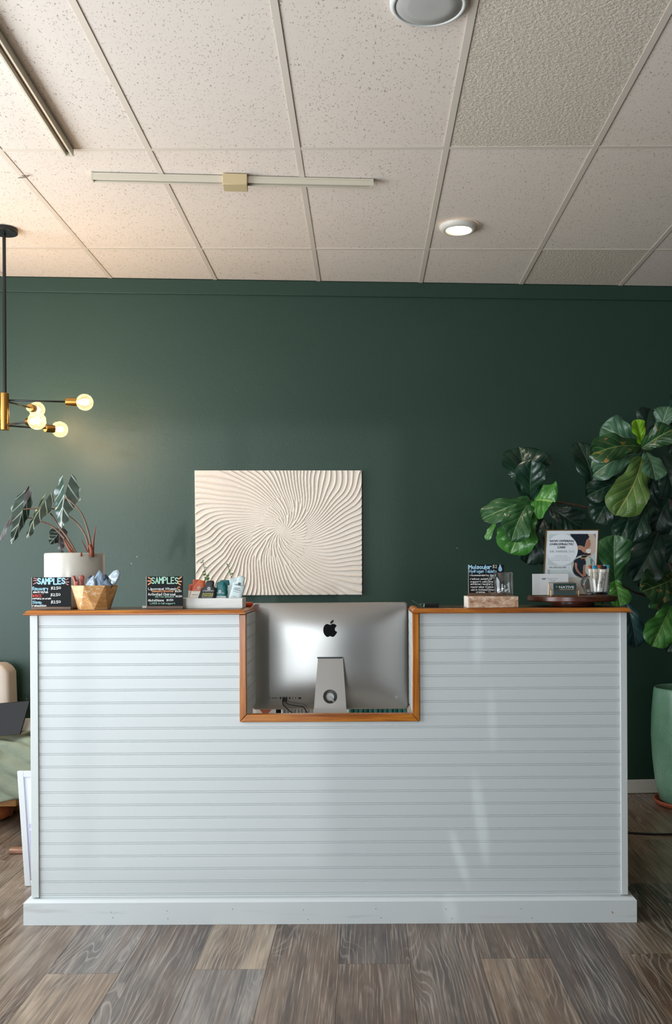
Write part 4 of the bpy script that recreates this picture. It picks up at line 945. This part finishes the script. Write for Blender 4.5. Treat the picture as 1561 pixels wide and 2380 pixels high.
pouch([(1025, 262), (1170, 255), (1190, 232), (1230, 260), (1225, bt), (970, bt), (985, 400), (1040, 385)], 3.866, mat('b9c6c6', .4), 'pale blue grey pouch at the back right of the tray', 7)
pouch([(1190, 235), (1235, 215), (1328, 248), (1310, 310), (1305, 395), (1328, 410), (1232, bt), (995, bt), (1090, 400), (1100, 345), (1170, 320)], 3.835, mat('c3d0cf', .38, bump=.2, bscale=60), 'pale silver blue colostrum pouch leaning at the right end of the tray', 8,
      (('3f4a4c', [('t', 1118, 382, 'CYMBIOTIKA', 18, 165), ('o', 1216, 366, 22), ('t', 1130, 444, 'Liquid', 22, 90), ('t', 1104, 470, 'Colostrum', 22, 130), ('t', 1112, 506, 'Dietary', 14, 100), ('t', 1092, 590, '1 pouch', 12, 60)]),), rot=.20)
M_SPRIG = mat('4d7a3a', .5, grain=.2, name='sprig_green')
def sprig(pts, label, lv, seed):
    t = thing('leafy_sprig', label, 'plant', (P(*pts[0], 3.878).x, 3.878, tz0 + .0062)); r = random.Random(seed)
    sp_ = spline([P(pts[0][0] + 3, 1408, 3.878)] + [P(x, y, 3.878) for x, y in pts]); MB().tube(sp_, .0011, 6).build('stem', mat('3c3a2c', .6, name='sprig_stem'), t)
    for (x, y, dx_, dy_, w_) in lv:
        leaf_mesh(P(x, y, 3.878), P(x + dx_, y + dy_, 3.874), w_ * 3.88 / F, r.uniform(-30, 30), seed=seed, nt=6, ns=4, ft=[0, .3, .6, .85, 1], fw=[.3, .9, 1, .6, .05]).build('leaf', M_SPRIG, t, smooth=True, fix=False)
sprig([(482, 1350), (478, 1335), (474, 1318), (471, 1303)], 'leafy green sprig rising behind the black pouch', [(478, 1335, -7, 1, 5), (480, 1340, 6, -4, 6), (481, 1345, -7, 5, 5), (476, 1326, -6, 5, 4), (475, 1320, 5, -2, 3), (471, 1306, -6, 3, 3), (471, 1305, 2, -4, 3), (482, 1348, 4, -6, 6), (479, 1346, -3, -6, 5)], 1)
sprig([(538, 1350), (536, 1338), (532, 1324), (529, 1312)], 'small green sprig rising behind the pale pouches', [(536, 1335, 6, -3, 4), (533, 1328, -3, 4, 4), (531, 1318, 4, -3, 3), (529, 1314, -2, -5, 3), (532, 1330, 3, -6, 3)], 2)
a = P(571, 1403, 3.93)
tag(MB().box(-.515, -.466 , 3.925, 3.965, TOP + .0004, TOP + .0195).build('orange_case', mat('cf4a22', .35, name='orange_plastic'), loc=(-.49, 3.945, TOP), bevel=.008, seg=4), 'flat orange plastic case lying behind the tray beside the computer', 'case')
a = P(333, 1405, 3.80)
tag(MB().box(a.x - .006, a.x + .02, 3.80, 3.83, TOP + .0004, TOP + .012).build('small_box', mat('8f8a86', .4, .3, name='grey_metal'), loc=(a.x, 3.815, TOP), bevel=.002), 'small grey box behind the left edge of the vitamin sign', 'box')
p0, p1 = P(424, 1386, 3.86), P(440, 1385, 3.86)
tag(MB().tube([Vector((p0.x - .04, 3.912, TOP + .034)), Vector((p0.x + .03, 3.912, TOP + .034))], .0035, 8).tube([Vector((p0.x - .04, 3.912, TOP + .0304)), Vector((p0.x - .04, 3.912, TOP + .0008))], .0035, 8).tube([Vector((p0.x + .03, 3.912, TOP + .0304)), Vector((p0.x + .03, 3.912, TOP + .0008))], .0035, 8).build('card_rack', mat('b5b08a', .4, name='pale_rod'), loc=(p0.x, 3.912, TOP)), 'pale thin rod rack between the vitamin sign and the tray', 'rack')

# ------------------------------------------------------------------ right-hand counter things
pen = thing('black_device', 'short black stick device with clear tip lying on the counter right of the computer', 'device', (P(995, 1407, 3.80).x, 3.80, TOP + .0004))
a, c_, e = P(976, 1407, 3.80).x, P(985, 1407, 3.80).x, P(1019, 1407, 3.80).x
MB().box(c_, e, 3.792, 3.808, TOP + .0004, TOP + .0165).build('body', mat('0e0f11', .3, name='gloss_black_plastic'), pen, bevel=.002)
MB().box(a, c_ - .0002, 3.793, 3.807, TOP + .001, TOP + .0155).build('clear_tip', glass((.8, 1, .95), .05, name='clear_plastic'), pen, bevel=.002)
MB().tube(spline([(a + .001, 3.80, TOP + .008), P(969, 1403, 3.80), P(963, 1399, 3.80), P(957, 1395, 3.80)]), .0011, 6).build('wire', mat('6a6a6a', .4, .5, name='thin_wire'), pen)
# travertine block, sign and mug
def travertine():
    g = N('travertine'); v = g.coord((1, 1, 1.6)); f = g.noise(v, 38, 6, .68); f2 = g.noise(v, 14, 4, .6)
    c = g.ramp(f, [(.34, lin('8a5b3c')), (.45, lin('b08a6e')), (.56, lin('c9a98f')), (.7, lin('e2d2c2'))]); c = g.mix(g.ramp(f2, [(.58, 0.0), (.70, .8)]), c, lin('e6dacd')); g.base(c)
    g.set(Roughness=.7); g.bump(f, .5, .003); return g.m
sx0, sx1, sy0 = .402, .595, 3.685; sz = TOP + .0445
st = thing('stone_block', 'rough travertine stone block under the hydrogen tablet sign and mug', 'block', ((sx0 + sx1) / 2, 3.75, TOP + .0004))
b = MB(); b.box(sx0, sx1, sy0, 3.835, TOP + .0004, sz); b.build('core', travertine(), st, bevel=.002)
MB().box(sx0 - .0035, sx0 - .0002, sy0 + .001, 3.834, TOP + .0008, sz - .0005).build('cut_side', mat('dcd2c5', .7, grain=.08, name='cut_stone'), st)
zE = lambda a, c: (1070 + a / 9.756, 1290 + c / 9.756)
def H3(txt, x, y, h, w, st=.14): return H(txt, x, y, h, w, zE, 9.756, st)
sign(1088.5, 1312.5, 1171.5, 1380, 1385, 3.795, 'black chalkboard sign for Molecular Hydrogen Tablets on the stone block', True, sz + .0003, ink=[
 ('9fc9e0', [H3('Molecular', 190, 312, 80, 505, .22), H3('Hydrogen Tablets', 196, 398, 62, 615, .16), ('s', [zE(*p) for p in ((893, 205), (915, 260), (940, 320), (925, 362), (893, 372), (862, 355), (856, 310), (875, 255))], 3)]),
 ('d8cfc0', [H3('$2', 730, 292, 65, 95, .12)]),
 ('5c93b0', [('r', [zE(870, 310), zE(876, 335), zE(890, 350)], .5), ('r', [zE(905, 310), zE(908, 335)], .5)]),
 (WH, [H3('recommended by Gary', 212, 476, 36, 580, .16), H3('*reduce oxidation', 205, 560, 40, 500, .15), H3('*support cells the', 208, 622, 38, 520, .15), H3('*enhance recovery', 212, 676, 38, 510, .15), H3('*neutralize toxins', 216, 742, 38, 520, .15), H3('*aid in inflammation', 222, 806, 38, 540, .15), H3('cravings', 352, 856, 34, 200, .15)])])
M_SOLID = glass((1, 1, 1), .0, 1.42, 'thick_glass')
def mug(name, label, pxc, Y, r, z0, h, hl, hd=-1):
    cx = P(pxc, 1360, Y).x; t = thing(name, label, 'mug', (cx, Y, z0))
    MB().lathe([(.0005, 0), (r * .9, 0), (r * .97, .003), (r, .009), (r, h - .002), (r - .0012, h), (r - .0026, h - .002), (r - .0028, .013), (r * .85, .009), (.0005, .008)], (cx, Y, z0), 48, cap0=False, cap1=False).build('vessel', M_GLASS, t, smooth=True)
    pts = [Vector((cx + hd * (r - .001), Y - .004, z0 + h * .80)), Vector((cx + hd * (r + hl * .55), Y - .006, z0 + h * .79)), Vector((cx + hd * (r + hl * .95), Y - .008, z0 + h * .58)), Vector((cx + hd * (r + hl), Y - .008, z0 + h * .42)), Vector((cx + hd * (r + hl * .55), Y - .006, z0 + h * .13)), Vector((cx + hd * (r - .001), Y - .004, z0 + h * .12))]
    MB().tube(spline(pts), .0042, 10).build('handle', M_SOLID, t, smooth=True)
    MB().lathe([(.0005, .0088), (r * .84, .0088), (r - .004, .0125), (r - .003, .0135), (r * .2, .0100), (.0005, .0098)], (cx, Y, z0), 40, cap0=False, cap1=False).build('thick_base', M_SOLID, t, smooth=True)
    MB().lathe([(r - .0028, h - .0005), (r - .0014, h + .0008), (r + .0002, h - .0005)], (cx, Y, z0), 48, cap0=False, cap1=False).build('rim', M_SOLID, t, smooth=True); return t, cx
mg, mcx = mug('glass_mug', 'clear glass mug of silver tablets standing on the stone block', 1169.3, 3.735, .0385, sz + .0003, .092, .026)
tb_ = MB()
for k in range(14):
    a = rnd.uniform(0, 6.28); r = rnd.uniform(.0, .022); h = .0095 + .0065 * (k // 5)
    o = MB().lathe([(.0085, -.0022), (.0085, .0022)], (mcx + r * math.cos(a), 3.735 + r * math.sin(a), sz + .0003 + h + .006), 14, (rnd.uniform(-.5, .5), rnd.uniform(-.5, .5), 1)).build('foil_tablet', mat('a9acae', .35, .3, name='foil'), loc=(mcx + r * math.cos(a), 3.735 + r * math.sin(a), sz + h), bevel=.0008)
    tag(o, 'silver foil tablet in the glass mug on the stone block', 'tablet', 'tablets in the glass mug')
# turntable
TX, TY = .8366, 3.845; TZ = 1.2615
tt = thing('turntable', 'round dark walnut turntable stand on the counter', 'stand', (TX, TY, TOP + .0004))
MB().lathe([(.086, TOP + .0004), (.088, TOP + .004), (.088, TZ - .0225)], (TX, TY, 0), 56).build('foot', M_WALNUT, tt, bevel=.001)
MB().lathe([(.174, TZ - .022), (.178, TZ - .018), (.178, TZ - .003), (.175, TZ)], (TX, TY, 0), 80).build('disc', M_WALNUT, tt)
# framed poster
Yb_, Yt_ = 3.915, 3.868
pb0, pb1 = P(1260.5, 1389.5, Yb_), P(1383.5, 1389, Yb_); pt0, pt1 = P(1268, 1231.5, Yt_), P(1391, 1231, Yt_)
zfix = TZ + .0006 - pb0.z; pb0.z = pb1.z = TZ + .0006
PPn = (pb1 - pb0).cross(pt0 - pb0).normalized(); PPn = PPn if PPn.y < 0 else -PPn
PP = Plane(pb0, PPn)
pf = thing('framed_poster', 'gold framed poster offering chiropractic care on the turntable', 'poster', (pb0 + pb1) / 2)
fr_c = [pb0, pb1, pt1, pt0]; cen = sum(fr_c, Vector()) / 4
def inset(q, d): 
    ux = (q[1] - q[0]).normalized(); uz = (q[3] - q[0]).normalized(); return [q[0] + ux * d + uz * d, q[1] - ux * d + uz * d, q[2] - ux * d - uz * d, q[3] + ux * d - uz * d]
M_GOLD = mat('b08436', .32, 1.0, name='gold_metal')
ins = inset(fr_c, .0034); back = PPn * -.008
for k in range(4):
    n = (k + 1) % 4; q = [fr_c[k], fr_c[n], ins[n], ins[k]]
    MB().slab([p + PPn * .002 for p in q], [p + back for p in q]).build('frame_rail', M_GOLD, pf)
MB().slab(ins, [p + back for p in ins]).build('sheet', mat('dfe3e8', .6, name='poster_paper'), pf)
zF = lambda a, c: (1240 + a / 8.2158, 1220 + c / 8.2158)
def prt(col, fn, parent=pf): mb = MB(); fn(mb); return mb.build('print', PRINT(col), parent, fix=False)
S = lambda pts, off, n=3: (lambda mb: shape(mb, [zF(*p) for p in pts], PP, off, n))
prt('c5d0cb', S([(295, 172), (1175, 172), (1170, 700), (735, 775), (270, 775)], .0004, 0))
prt('d2cdc4', S([(200, 1000), (900, 1000), (1050, 1330), (205, 1330)], .0003, 0))
prt('cbb5a3', S([(690, 172), (1180, 172), (1172, 520), (1080, 610), (800, 630)], .0006, 0))                      # upper photograph
prt('8a8580', S([(1140, 172), (1180, 172), (1180, 260)], .0008, 0))
prt('1f252f', S([(690, 172), (1030, 172), (1060, 235), (1000, 300), (975, 400), (960, 470), (1010, 600), (800, 630), (840, 500), (760, 300)], .0009, 0))
prt('b07a62', S([(1050, 265), (1085, 360), (1060, 430), (1000, 500), (965, 480), (985, 400), (1000, 320)], .0011, 3))
prt('b98a74', S([(835, 400), (900, 395), (985, 440), (990, 520), (1000, 540), (940, 520), (900, 480), (850, 470)], .0012, 3))
prt('e2ddd6', S([(1000, 470), (1040, 455), (1095, 470), (1085, 530), (1040, 545), (1000, 520)], .0013, 3))
prt('3a2f2a', S([(945, 550), (1010, 535), (1085, 540), (1060, 580), (960, 575)], .0012, 3))
prt('e4e8ec', lambda mb: disc(mb, *zF(540, 472), 300 / 8.2158, 300 / 8.2158, PP, .0014))
prt('8f9390', lambda mb: disc(mb, *zF(945, 800), 222 / 8.2158, 226 / 8.2158, PP, .0015))
prt('bfc8bf', lambda mb: disc(mb, *zF(945, 800), 212 / 8.2158, 216 / 8.2158, PP, .0016))
prt('6f8a80', S([(1075, 640), (1120, 670), (1120, 760), (1080, 760)], .0017, 0))
prt('232b38', S([(770, 680), (830, 640), (905, 625), (985, 670), (990, 760), (950, 780), (945, 860), (1040, 980), (960, 1010), (880, 1000), (780, 940), (745, 860), (760, 760)], .0018, 3))
prt('b27d64', S([(780, 730), (825, 735), (830, 830), (890, 920), (960, 960), (940, 1000), (880, 950), (800, 860)], .0020, 3))
prt('b27d64', S([(945, 770), (985, 765), (980, 870), (1000, 960), (960, 970), (935, 900), (945, 830)], .0020, 3))
prt('b07a60', S([(910, 600), (990, 598), (985, 655), (950, 685), (910, 660)], .0020, 3)); prt('2a211d', S([(915, 590), (1020, 590), (1000, 615), (920, 625)], .0021, 3)); prt('2e2420', S([(915, 650), (975, 650), (950, 688), (925, 675)], .0021, 3))
prt('9a9c98', lambda mb: disc(mb, *zF(1010, 1105), 120 / 8.2158, 132 / 8.2158, PP, .0015)); prt('6d726e', lambda mb: disc(mb, *zF(1010, 1105), 110 / 8.2158, 122 / 8.2158, PP, .0022)); prt('a8715a', S([(930, 1150), (985, 1120), (1010, 1190), (985, 1215), (945, 1200)], .0023, 3))
prt('20242a', lambda mb: [type_(mb, tx, *zF(x, y), 38 / 8.2158, PP, w_ / 8.2158, shear=.25, bold=.03, off=.0018) for tx, x, y, w_ in (('NOW OFFERING', 300, 325, 470), ('CHIROPRACTIC', 298, 386, 470), ('CARE', 448, 445, 160))])
prt('8b9096', lambda mb: type_(mb, 'DR. PARKER, D.C.', *zF(306, 526), 42 / 8.2158, PP, 480 / 8.2158, off=.0018))
prt('b3b7bd', lambda mb: [type_(mb, tx, *zF(x, y), 22 / 8.2158, PP, w_ / 8.2158, off=.0018) for tx, x, y, w_ in (('SCHEDULE YOUR', 395, 604, 240), ('CONSULTATION TODAY TO', 322, 642, 385), ('FEEL BETTER TOMORROW', 330, 682, 365))])
prt('dfe4e4', S([(268, 790), (660, 790), (672, 820), (655, 848), (268, 848)], .0009, 0))
prt('4d555c', lambda mb: type_(mb, 'HIS SPECIALTIES', *zF(293, 826), 30 / 8.2158, PP, 325 / 8.2158, bold=.01, off=.0018))
prt('c9d6d2', S([(265, 862), (700, 862), (700, 890), (265, 890)], .0008, 0)); prt('c9d6d2', S([(265, 908), (690, 908), (690, 934), (265, 934)], .0008, 0))
def ticks(mb):
    for y in (875, 924):
        x0, y0 = zF(284, y); ribbon(mb, [(x0 + 2.2 * math.cos(k), y0 + 2.2 * math.sin(k)) for k in [6.3 * j / 12 for j in range(13)]], .25, PP, .0018); ribbon(mb, [(x0 - 1, y0), (x0, y0 + 1), (x0 + 2, y0 - 1.8)], .3, PP, .0018)
prt('6a7076', ticks)
MB().slab([pb0 + (pb1 - pb0) * k + PPn * -.0085 + Vector((0, dy_, dz_)) for k, dy_, dz_ in ((.4, 0, .12), (.6, 0, .12), (.6, 0.0, .0), (.4, 0.0, .0))], [pb0 + (pb1 - pb0) * k + PPn * -.0085 + Vector((0, dy_, dz_)) for k, dy_, dz_ in ((.4, .004, .12), (.6, .004, .12), (.6, .05, .0), (.4, .05, .0))]).build('easel_back', M_BLACK, pf)
# review card in an acrylic holder
Yc = 3.805; a, c_ = P(1235, 1333, Yc), P(1321, 1333, Yc)
cardt = thing('review_card', 'white review card in a clear acrylic stand behind the glass card box', 'sign', ((a.x + c_.x) / 2, Yc, TZ + .0004))
MB().box(a.x + .002, c_.x - .002, Yc, Yc + .001, TZ + .004, a.z - .0015).build('card', mat('e0dfdf', .6, name='card_paper'), cardt)
MB().box(a.x, c_.x, Yc - .0022, Yc - .0004, TZ + .0006, a.z).build('acrylic_front', M_PANE, cardt); MB().box(a.x, c_.x, Yc + .0014, Yc + .03, TZ + .0004, TZ + .0028).build('acrylic_foot', glass((.95, .97, .97), .02, name='acrylic'), cardt)
PC = Plane((0, Yc, 0), (0, -1, 0))
b = MB()
for k, (dx_, dy_) in enumerate(((-5.2, -1.2), (5.2, -1.2), (-3.4, 1.6), (3.4, 1.6), (0, -3.4))):
    cx, cy = 1263.3, 1345.5; an = math.atan2(dy_, dx_); L = math.hypot(dx_, dy_); shape(b, [(cx, cy + 1.6), (cx + L * .6 * math.cos(an - .35), cy + L * .6 * math.sin(an - .35)), (cx + dx_, cy + dy_), (cx + L * .6 * math.cos(an + .35), cy + L * .6 * math.sin(an + .35))], PC, .0002, 3)
b.build('emblem', PRINT('3b4a4a'), cardt, fix=False)
b = MB(); type_(b, 'Leave Us a', 1271, 1346.5, 4.2, PC, 25, shear=.35, off=.0002); type_(b, 'Review', 1277, 1351.2, 4.0, PC, 14, shear=.35, off=.0002); b.build('print', PRINT('8a8f92'), cardt, fix=False)
# glass and brass business-card box
Yg0, Yg1 = 3.715, 3.775; gx0, gx1 = P(1279.5, 1372, Yg0).x, P(1344, 1372, Yg0).x; zg = TZ + .0006; hf, hb = .0235, .0530
cb = thing('card_box', 'brass edged glass box of green business cards on the turntable', 'card holder', ((gx0 + gx1) / 2, 3.745, TZ + .0004))
b = MB(); R_ = .0011
V = {'a': (gx0, Yg0, zg + R_), 'b': (gx1, Yg0, zg + R_), 'c': (gx1, Yg1, zg + R_), 'd': (gx0, Yg1, zg + R_), 'A': (gx0, Yg0, zg + hf), 'B': (gx1, Yg0, zg + hf), 'C': (gx1 - .004, Yg1, zg + hb), 'D': (gx0 + .004, Yg1, zg + hb)}
for e_ in ('ab', 'bc', 'cd', 'da', 'AB', 'BC', 'CD', 'DA', 'aA', 'bB', 'cC', 'dD'): b.tube([V[e_[0]], V[e_[1]]], R_, 6)
b.build('brass_frame', M_BRASS, cb)
for q in ('abBA', 'cdDC', 'daAD', 'bcCB', 'abcd'):
    c0 = sum((Vector(V[k]) for k in q), Vector()) / 4; MB().poly([Vector(V[k]).lerp(c0, .012) for k in q]).build('glass_panel', M_PANE, cb, fix=False)
M_CARD = mat('233a36', .5, name='green_card'); cy0 = 3.745
g0, g1 = P(1287, 1370, cy0).x, P(1338.5, 1370, cy0).x
for k in range(5):
    o = MB().box(g0, g1, cy0 + .0035 * k, cy0 + .0035 * k + .0012, zg + .0024, zg + .0505).build('business_card', M_CARD, loc=((g0 + g1) / 2, cy0, zg)); tag(o, 'dark green NATIVE business card in the glass box' if k == 0 else 'dark green business card stacked behind the front one', 'card', 'business cards in the glass box')
    if k == 0:
        PG = Plane((0, cy0, 0), (0, -1, 0)); z8 = lambda a, c: (1240 + a / 8.2158, 1220 + c / 8.2158)
        b = MB(); type_(b, 'NATIVE', *z8(482, 1208), 42 / 8.2158, PG, 285 / 8.2158, off=.0003, bold=.015); type_(b, 'HEALING & WELLNESS', *z8(494, 1238), 16 / 8.2158, PG, 272 / 8.2158, off=.0003); b.build('print', PRINT('e8e8e4'), o, fix=False)
        b = MB()
        for an in (-2.6, -2.1, -1.57, -1.05, -.55): cx, cy = z8(436, 1196); shape(b, [(cx, cy), (cx + 2 * math.cos(an - .3), cy + 2 * math.sin(an - .3)), (cx + 3.2 * math.cos(an), cy + 3.2 * math.sin(an)), (cx + 2 * math.cos(an + .3), cy + 2 * math.sin(an + .3))], PG, .0003, 2)
        b.build('emblem', PRINT('7d9a8c'), o, fix=False)
        b = MB(); disc(b, *z8(434, 1167), .9, .9, PG, .0004, 10); b.build('emblem_dot', PRINT('c8604a'), o, fix=False)
        b = MB(); type_(b, 'Acupuncture, massage and more', *z8(470, 1302), 12 / 8.2158, PG, 240 / 8.2158, off=.0003); type_(b, 'www.nativehealing.com', *z8(470, 1322), 12 / 8.2158, PG, 250 / 8.2158, off=.0003); b.build('fine_print', PRINT('7f958c'), o, fix=False) if False else None
# mug of collagen sticks
Ym = 3.76; mg2, m2x = mug('glass_mug', 'clear glass mug holding collagen stick packets on the turntable', 1392.3, Ym, .0395, TZ + .0004, .092, .024)
def stick(pts, Y, cap, body, foot, label, seed, txt=None):
    g = N('stick_print'); tc = g.n('ShaderNodeTexCoord'); sp_ = g.n('ShaderNodeSeparateXYZ'); g.l(tc.outputs['Generated'], sp_.inputs[0])
    c = g.mix(g.math('GREATER_THAN', sp_.outputs[2], .88), lin(body), lin(cap)); c = g.mix(g.math('LESS_THAN', sp_.outputs[2], .10), c, lin(foot)); g.base(c); g.set(Roughness=.35)
    o = pillow([zF(*p) for p in pts], Y, .009, g.m, 'stick_packet', label, 'packet', 'collagen sticks in the mug', 0, seed, .0006)
    if txt:
        pl = Plane((0, Y - .0065, 0), (0, -1, 0)); b = MB(); x, y = zF(txt[1], txt[2]); type_(b, txt[0], x, y, txt[3] / 8.2158, pl, txt[4] / 8.2158, off=0, rot=txt[5], bold=.01); b.build('print', PRINT('2a2a2c'), o, fix=False)
stick([(1035, 770), (1110, 770), (1120, 860), (1150, 1330), (1090, 1330)], 3.768, 'a3482a', 'd9d0c2', '2a6f8a', 'collagen stick with rust red top, leftmost in the mug', 1)
stick([(1200, 768), (1310, 765), (1300, 850), (1345, 1340), (1280, 1340), (1220, 860)], 3.776, 'b8501f', 'd8cbb8', 'd0602c', 'collagen stick with burnt orange top at the back of the mug', 2)
stick([(1325, 765), (1452, 768), (1440, 850), (1385, 1330), (1325, 1330), (1345, 850)], 3.767, '58abc9', 'd9d2c6', '2a7fa6', 'collagen stick with sky blue top, rightmost in the mug', 3)
stick([(1105, 775), (1215, 775), (1220, 850), (1240, 1330), (1160, 1330), (1122, 860)], 3.755, '1f83a3', 'cfc6b2', '22313c', 'collagen stick with teal blue top in the front of the mug', 4, ('Collagen', 1178, 930, 46, 260, math.pi / 2 - .03))
stick([(1270, 785), (1390, 780), (1385, 850), (1330, 1210), (1300, 1335), (1195, 1320), (1262, 850)], 3.746, '1d1a19', 'ddd8d0', '28282c', 'collagen stick with black top at the front right of the mug', 5, ('Collagen', 1302, 925, 58, 275, math.pi / 2 + .12))

# ------------------------------------------------------------------ left corner: armchair with throw, frame, panel
chair = thing('armchair', 'beige lounge chair with wooden legs against the green wall behind the counter', 'chair', (-2.25, 5.25, 0))
M_BOUCLE = mat('cbbdb0', .95, name='boucle', bump=.8, bscale=260); M_OAK = wood('oak', 'a06a34', 'b67e42', 'c79454', (3, 3, 20), .45)
bxr = P(22, 1600, 5.36).x
q = [(bxr - .62, .30), (bxr + .012, .30), (bxr - .004, .80), (bxr - .025, .84), (bxr - .06, .853), (bxr - .60, .86)]
MB().slab([(x, 5.34, z) for x, z in q], [(x, 5.50, z) for x, z in q]).build('backrest', M_BOUCLE, chair, bevel=.03, seg=4)
MB().box(bxr - .60, P(64, 1800, 5.2).x, 5.02, 5.49, .17, .40).build('seat', M_BOUCLE, chair, bevel=.03, seg=4)
MB().box(bxr - .60, P(62, 1800, 5.2).x, 5.04, 5.48, .125, .17).build('seat_frame', M_OAK, chair, bevel=.004)
lx = P(23, 1870, 5.36).x
for (x, y, s) in ((lx, 5.345, .0), (lx, 5.45, .0), (lx - .50, 5.345, 0), (lx - .50, 5.45, 0)):
    MB().hexa([(x - .025, y - .02, .0), (x + .015, y - .02, 0), (x + .015, y + .02, 0), (x - .025, y + .02, 0)], [(x - .012, y - .025, .125), (x + .032, y - .025, .125), (x + .032, y + .025, .125), (x - .012, y + .025, .125)]).build('leg', M_OAK, chair, bevel=.003)
# throw draped over the seat
def cloth():
    g = N('sage_gauze'); v = g.coord(); wv = g.noise(g.coord((1, 1, 1)), 240, 2); g.base(g.mix(wv, lin('757d6a'), lin('8a8f7c'))); g.set(Roughness=.95); g.bump(g.noise(v, 120, 3), .6, .003); return g.m
nu, nv = 50, 46; vs = []; uvs = []
xa, xb = bxr - .45, P(84, 1760, 4.95).x
prof = [(5.46, .43), (5.30, .46), (5.14, .465), (5.02, .44), (4.985, .36), (4.98, .26), (4.975, .155)]
for j in range(nv + 1):
    t = j / nv * (len(prof) - 1); k = min(int(t), len(prof) - 2); f = t - k; y0, z0 = lerp(prof[k][0], prof[k + 1][0], f), lerp(prof[k][1], prof[k + 1][1], f)
    for i in range(nu + 1):
        u = i / nu; x = lerp(xa, xb, u); drop = j / nv
        fold = .026 * math.sin(x * 24 + z0 * 26 + y0 * 30 + 1.2 * math.sin(x * 9)) * (0.5 + .7 * drop) + .012 * noise.noise(Vector((x * 14, y0 * 10, z0 * 16)))
        vs.append((x, y0 - abs(fold) * (1 if drop > .45 else .1) - .004, z0 + (abs(fold) * .8 if drop < .6 else 0) + .03 * max(0, u - .55) * (1 if drop < .6 else 0) - .03 * drop * math.sin(u * 5)))
fc = [(j * (nu + 1) + i, j * (nu + 1) + i + 1, (j + 1) * (nu + 1) + i + 1, (j + 1) * (nu + 1) + i) for j in range(nv) for i in range(nu)]
o = MB().add(vs, fc).build('throw_blanket', cloth(), smooth=True, fix=False, loc=(-2.0, 5.2, .40)); tag(o, 'sage green gauze throw draped over the armchair seat', 'blanket')
m = o.modifiers.new('thickness', 'SOLIDIFY'); m.thickness = .004
# dark panel on the throw
q = [P(-60, 1640, 5.06), P(69, 1629, 5.06), P(46, 1708, 5.00), P(-80, 1714, 5.00)]
o = MB().slab(q, [p + Vector((0, .016, 0)) for p in q]).build('flat_panel', mat('262628', .6, spec=.2, name='dark_grey_panel'), loc=tuple((q[2] + q[3]) / 2), bevel=.002); tag(o, 'dark grey flat panel propped on the throw on the armchair', 'panel')
q = [P(54, 1671, 5.12), P(92, 1669, 5.12), P(92, 1697, 5.09), P(46, 1700, 5.09)]
o = MB().slab(q, [p + Vector((0, .02, 0)) for p in q]).build('paper_pad', mat('d7dbd8', .6, name='pad_paper'), loc=tuple((q[2] + q[3]) / 2), bevel=.002); tag(o, 'pale paper pad behind the dark panel beside the counter', 'paper')
# orange pouf under the chair
pfx = P(22, 1870, 5.52).x
o = MB().lathe([(.001, .002), (.09, .003), (.125, .025), (.13, .055), (.115, .085), (.06, .10), (.001, .102)], (pfx - .02, 5.26, 0), 40).build('floor_cushion', mat('a2522c', .7, grain=.25, gscale=14, name='rust_leather'), smooth=True, loc=(pfx - .02, 5.26, 0)); tag(o, 'rust orange round floor cushion under the armchair', 'cushion')
# picture frame leaning at the end of the counter
fx0, fx1 = -1.487, -1.09
pfm = thing('picture_frame', 'white picture frame with a pale lilac print standing behind the left end of the counter', 'picture frame', (-1.29, 4.10, 0))
def FP(u, z, d=0.0): return Vector((lerp(fx0, fx1, u) - .012 * z, 4.13 - .13 * z + d, z))
fh = .515; fw_ = .026 / (fx1 - fx0)
M_FRW = mat('cfd0d2', .4, name='white_frame')
for (u0, u1, z0, z1) in ((0, fw_, .001, fh), (1 - fw_, 1, .001, fh), (fw_, 1 - fw_, .001, .027), (fw_, 1 - fw_, fh - .026, fh)):
    MB().hexa([FP(u0, z0), FP(u1, z0), FP(u1, z0, .02), FP(u0, z0, .02)], [FP(u0, z1), FP(u1, z1), FP(u1, z1, .02), FP(u0, z1, .02)]).build('frame_rail', M_FRW, pfm, bevel=.002)
MB().hexa([FP(fw_, .027, .008), FP(1 - fw_, .027, .008), FP(1 - fw_, .027, .014), FP(fw_, .027, .014)], [FP(fw_, fh - .026, .008), FP(1 - fw_, fh - .026, .008), FP(1 - fw_, fh - .026, .014), FP(fw_, fh - .026, .014)]).build('print_sheet', mat('dfe2ee', .3, name='pale_print'), pfm)
for z0, z1 in ((.26, .28), (.17, .25), (.08, .165)):
    MB().poly([FP(fw_ * 1.3, z0, .0075), FP(.9, z0, .0075), FP(.9, z1, .0075), FP(fw_ * 1.3, z1, .0075)]).build('print', PRINT('c3bede'), pfm, fix=False)
# wooden foot on the floor
a = P(22, 1978, 4.62); o = MB().box(a.x, a.x + .34, 4.60, 4.645, .0005, .028).build('wooden_rail', wood('rail_wood', '6e4a35', '8a6049', 'a07860', (4, 30, 30), .4), loc=(a.x + .17, 4.62, 0), bevel=.010, seg=4); tag(o, 'brown wooden rail with a rounded end lying on the floor behind the white frame', 'rail')
# power cord at the right
ptsf = spline([P(1440, 1936, 4.92), P(1475, 1941, 4.90), P(1520, 1945, 4.88), P(1561, 1945, 4.88), P(1620, 1940, 4.9)])
o = MB().tube([(p.x, p.y, .006) for p in ptsf], .0055, 10).build('power_cord', M_BLACKCORD, smooth=True, loc=(ptsf[9].x, ptsf[9].y, 0)); tag(o, 'black power cord lying on the floor right of the counter', 'cord')
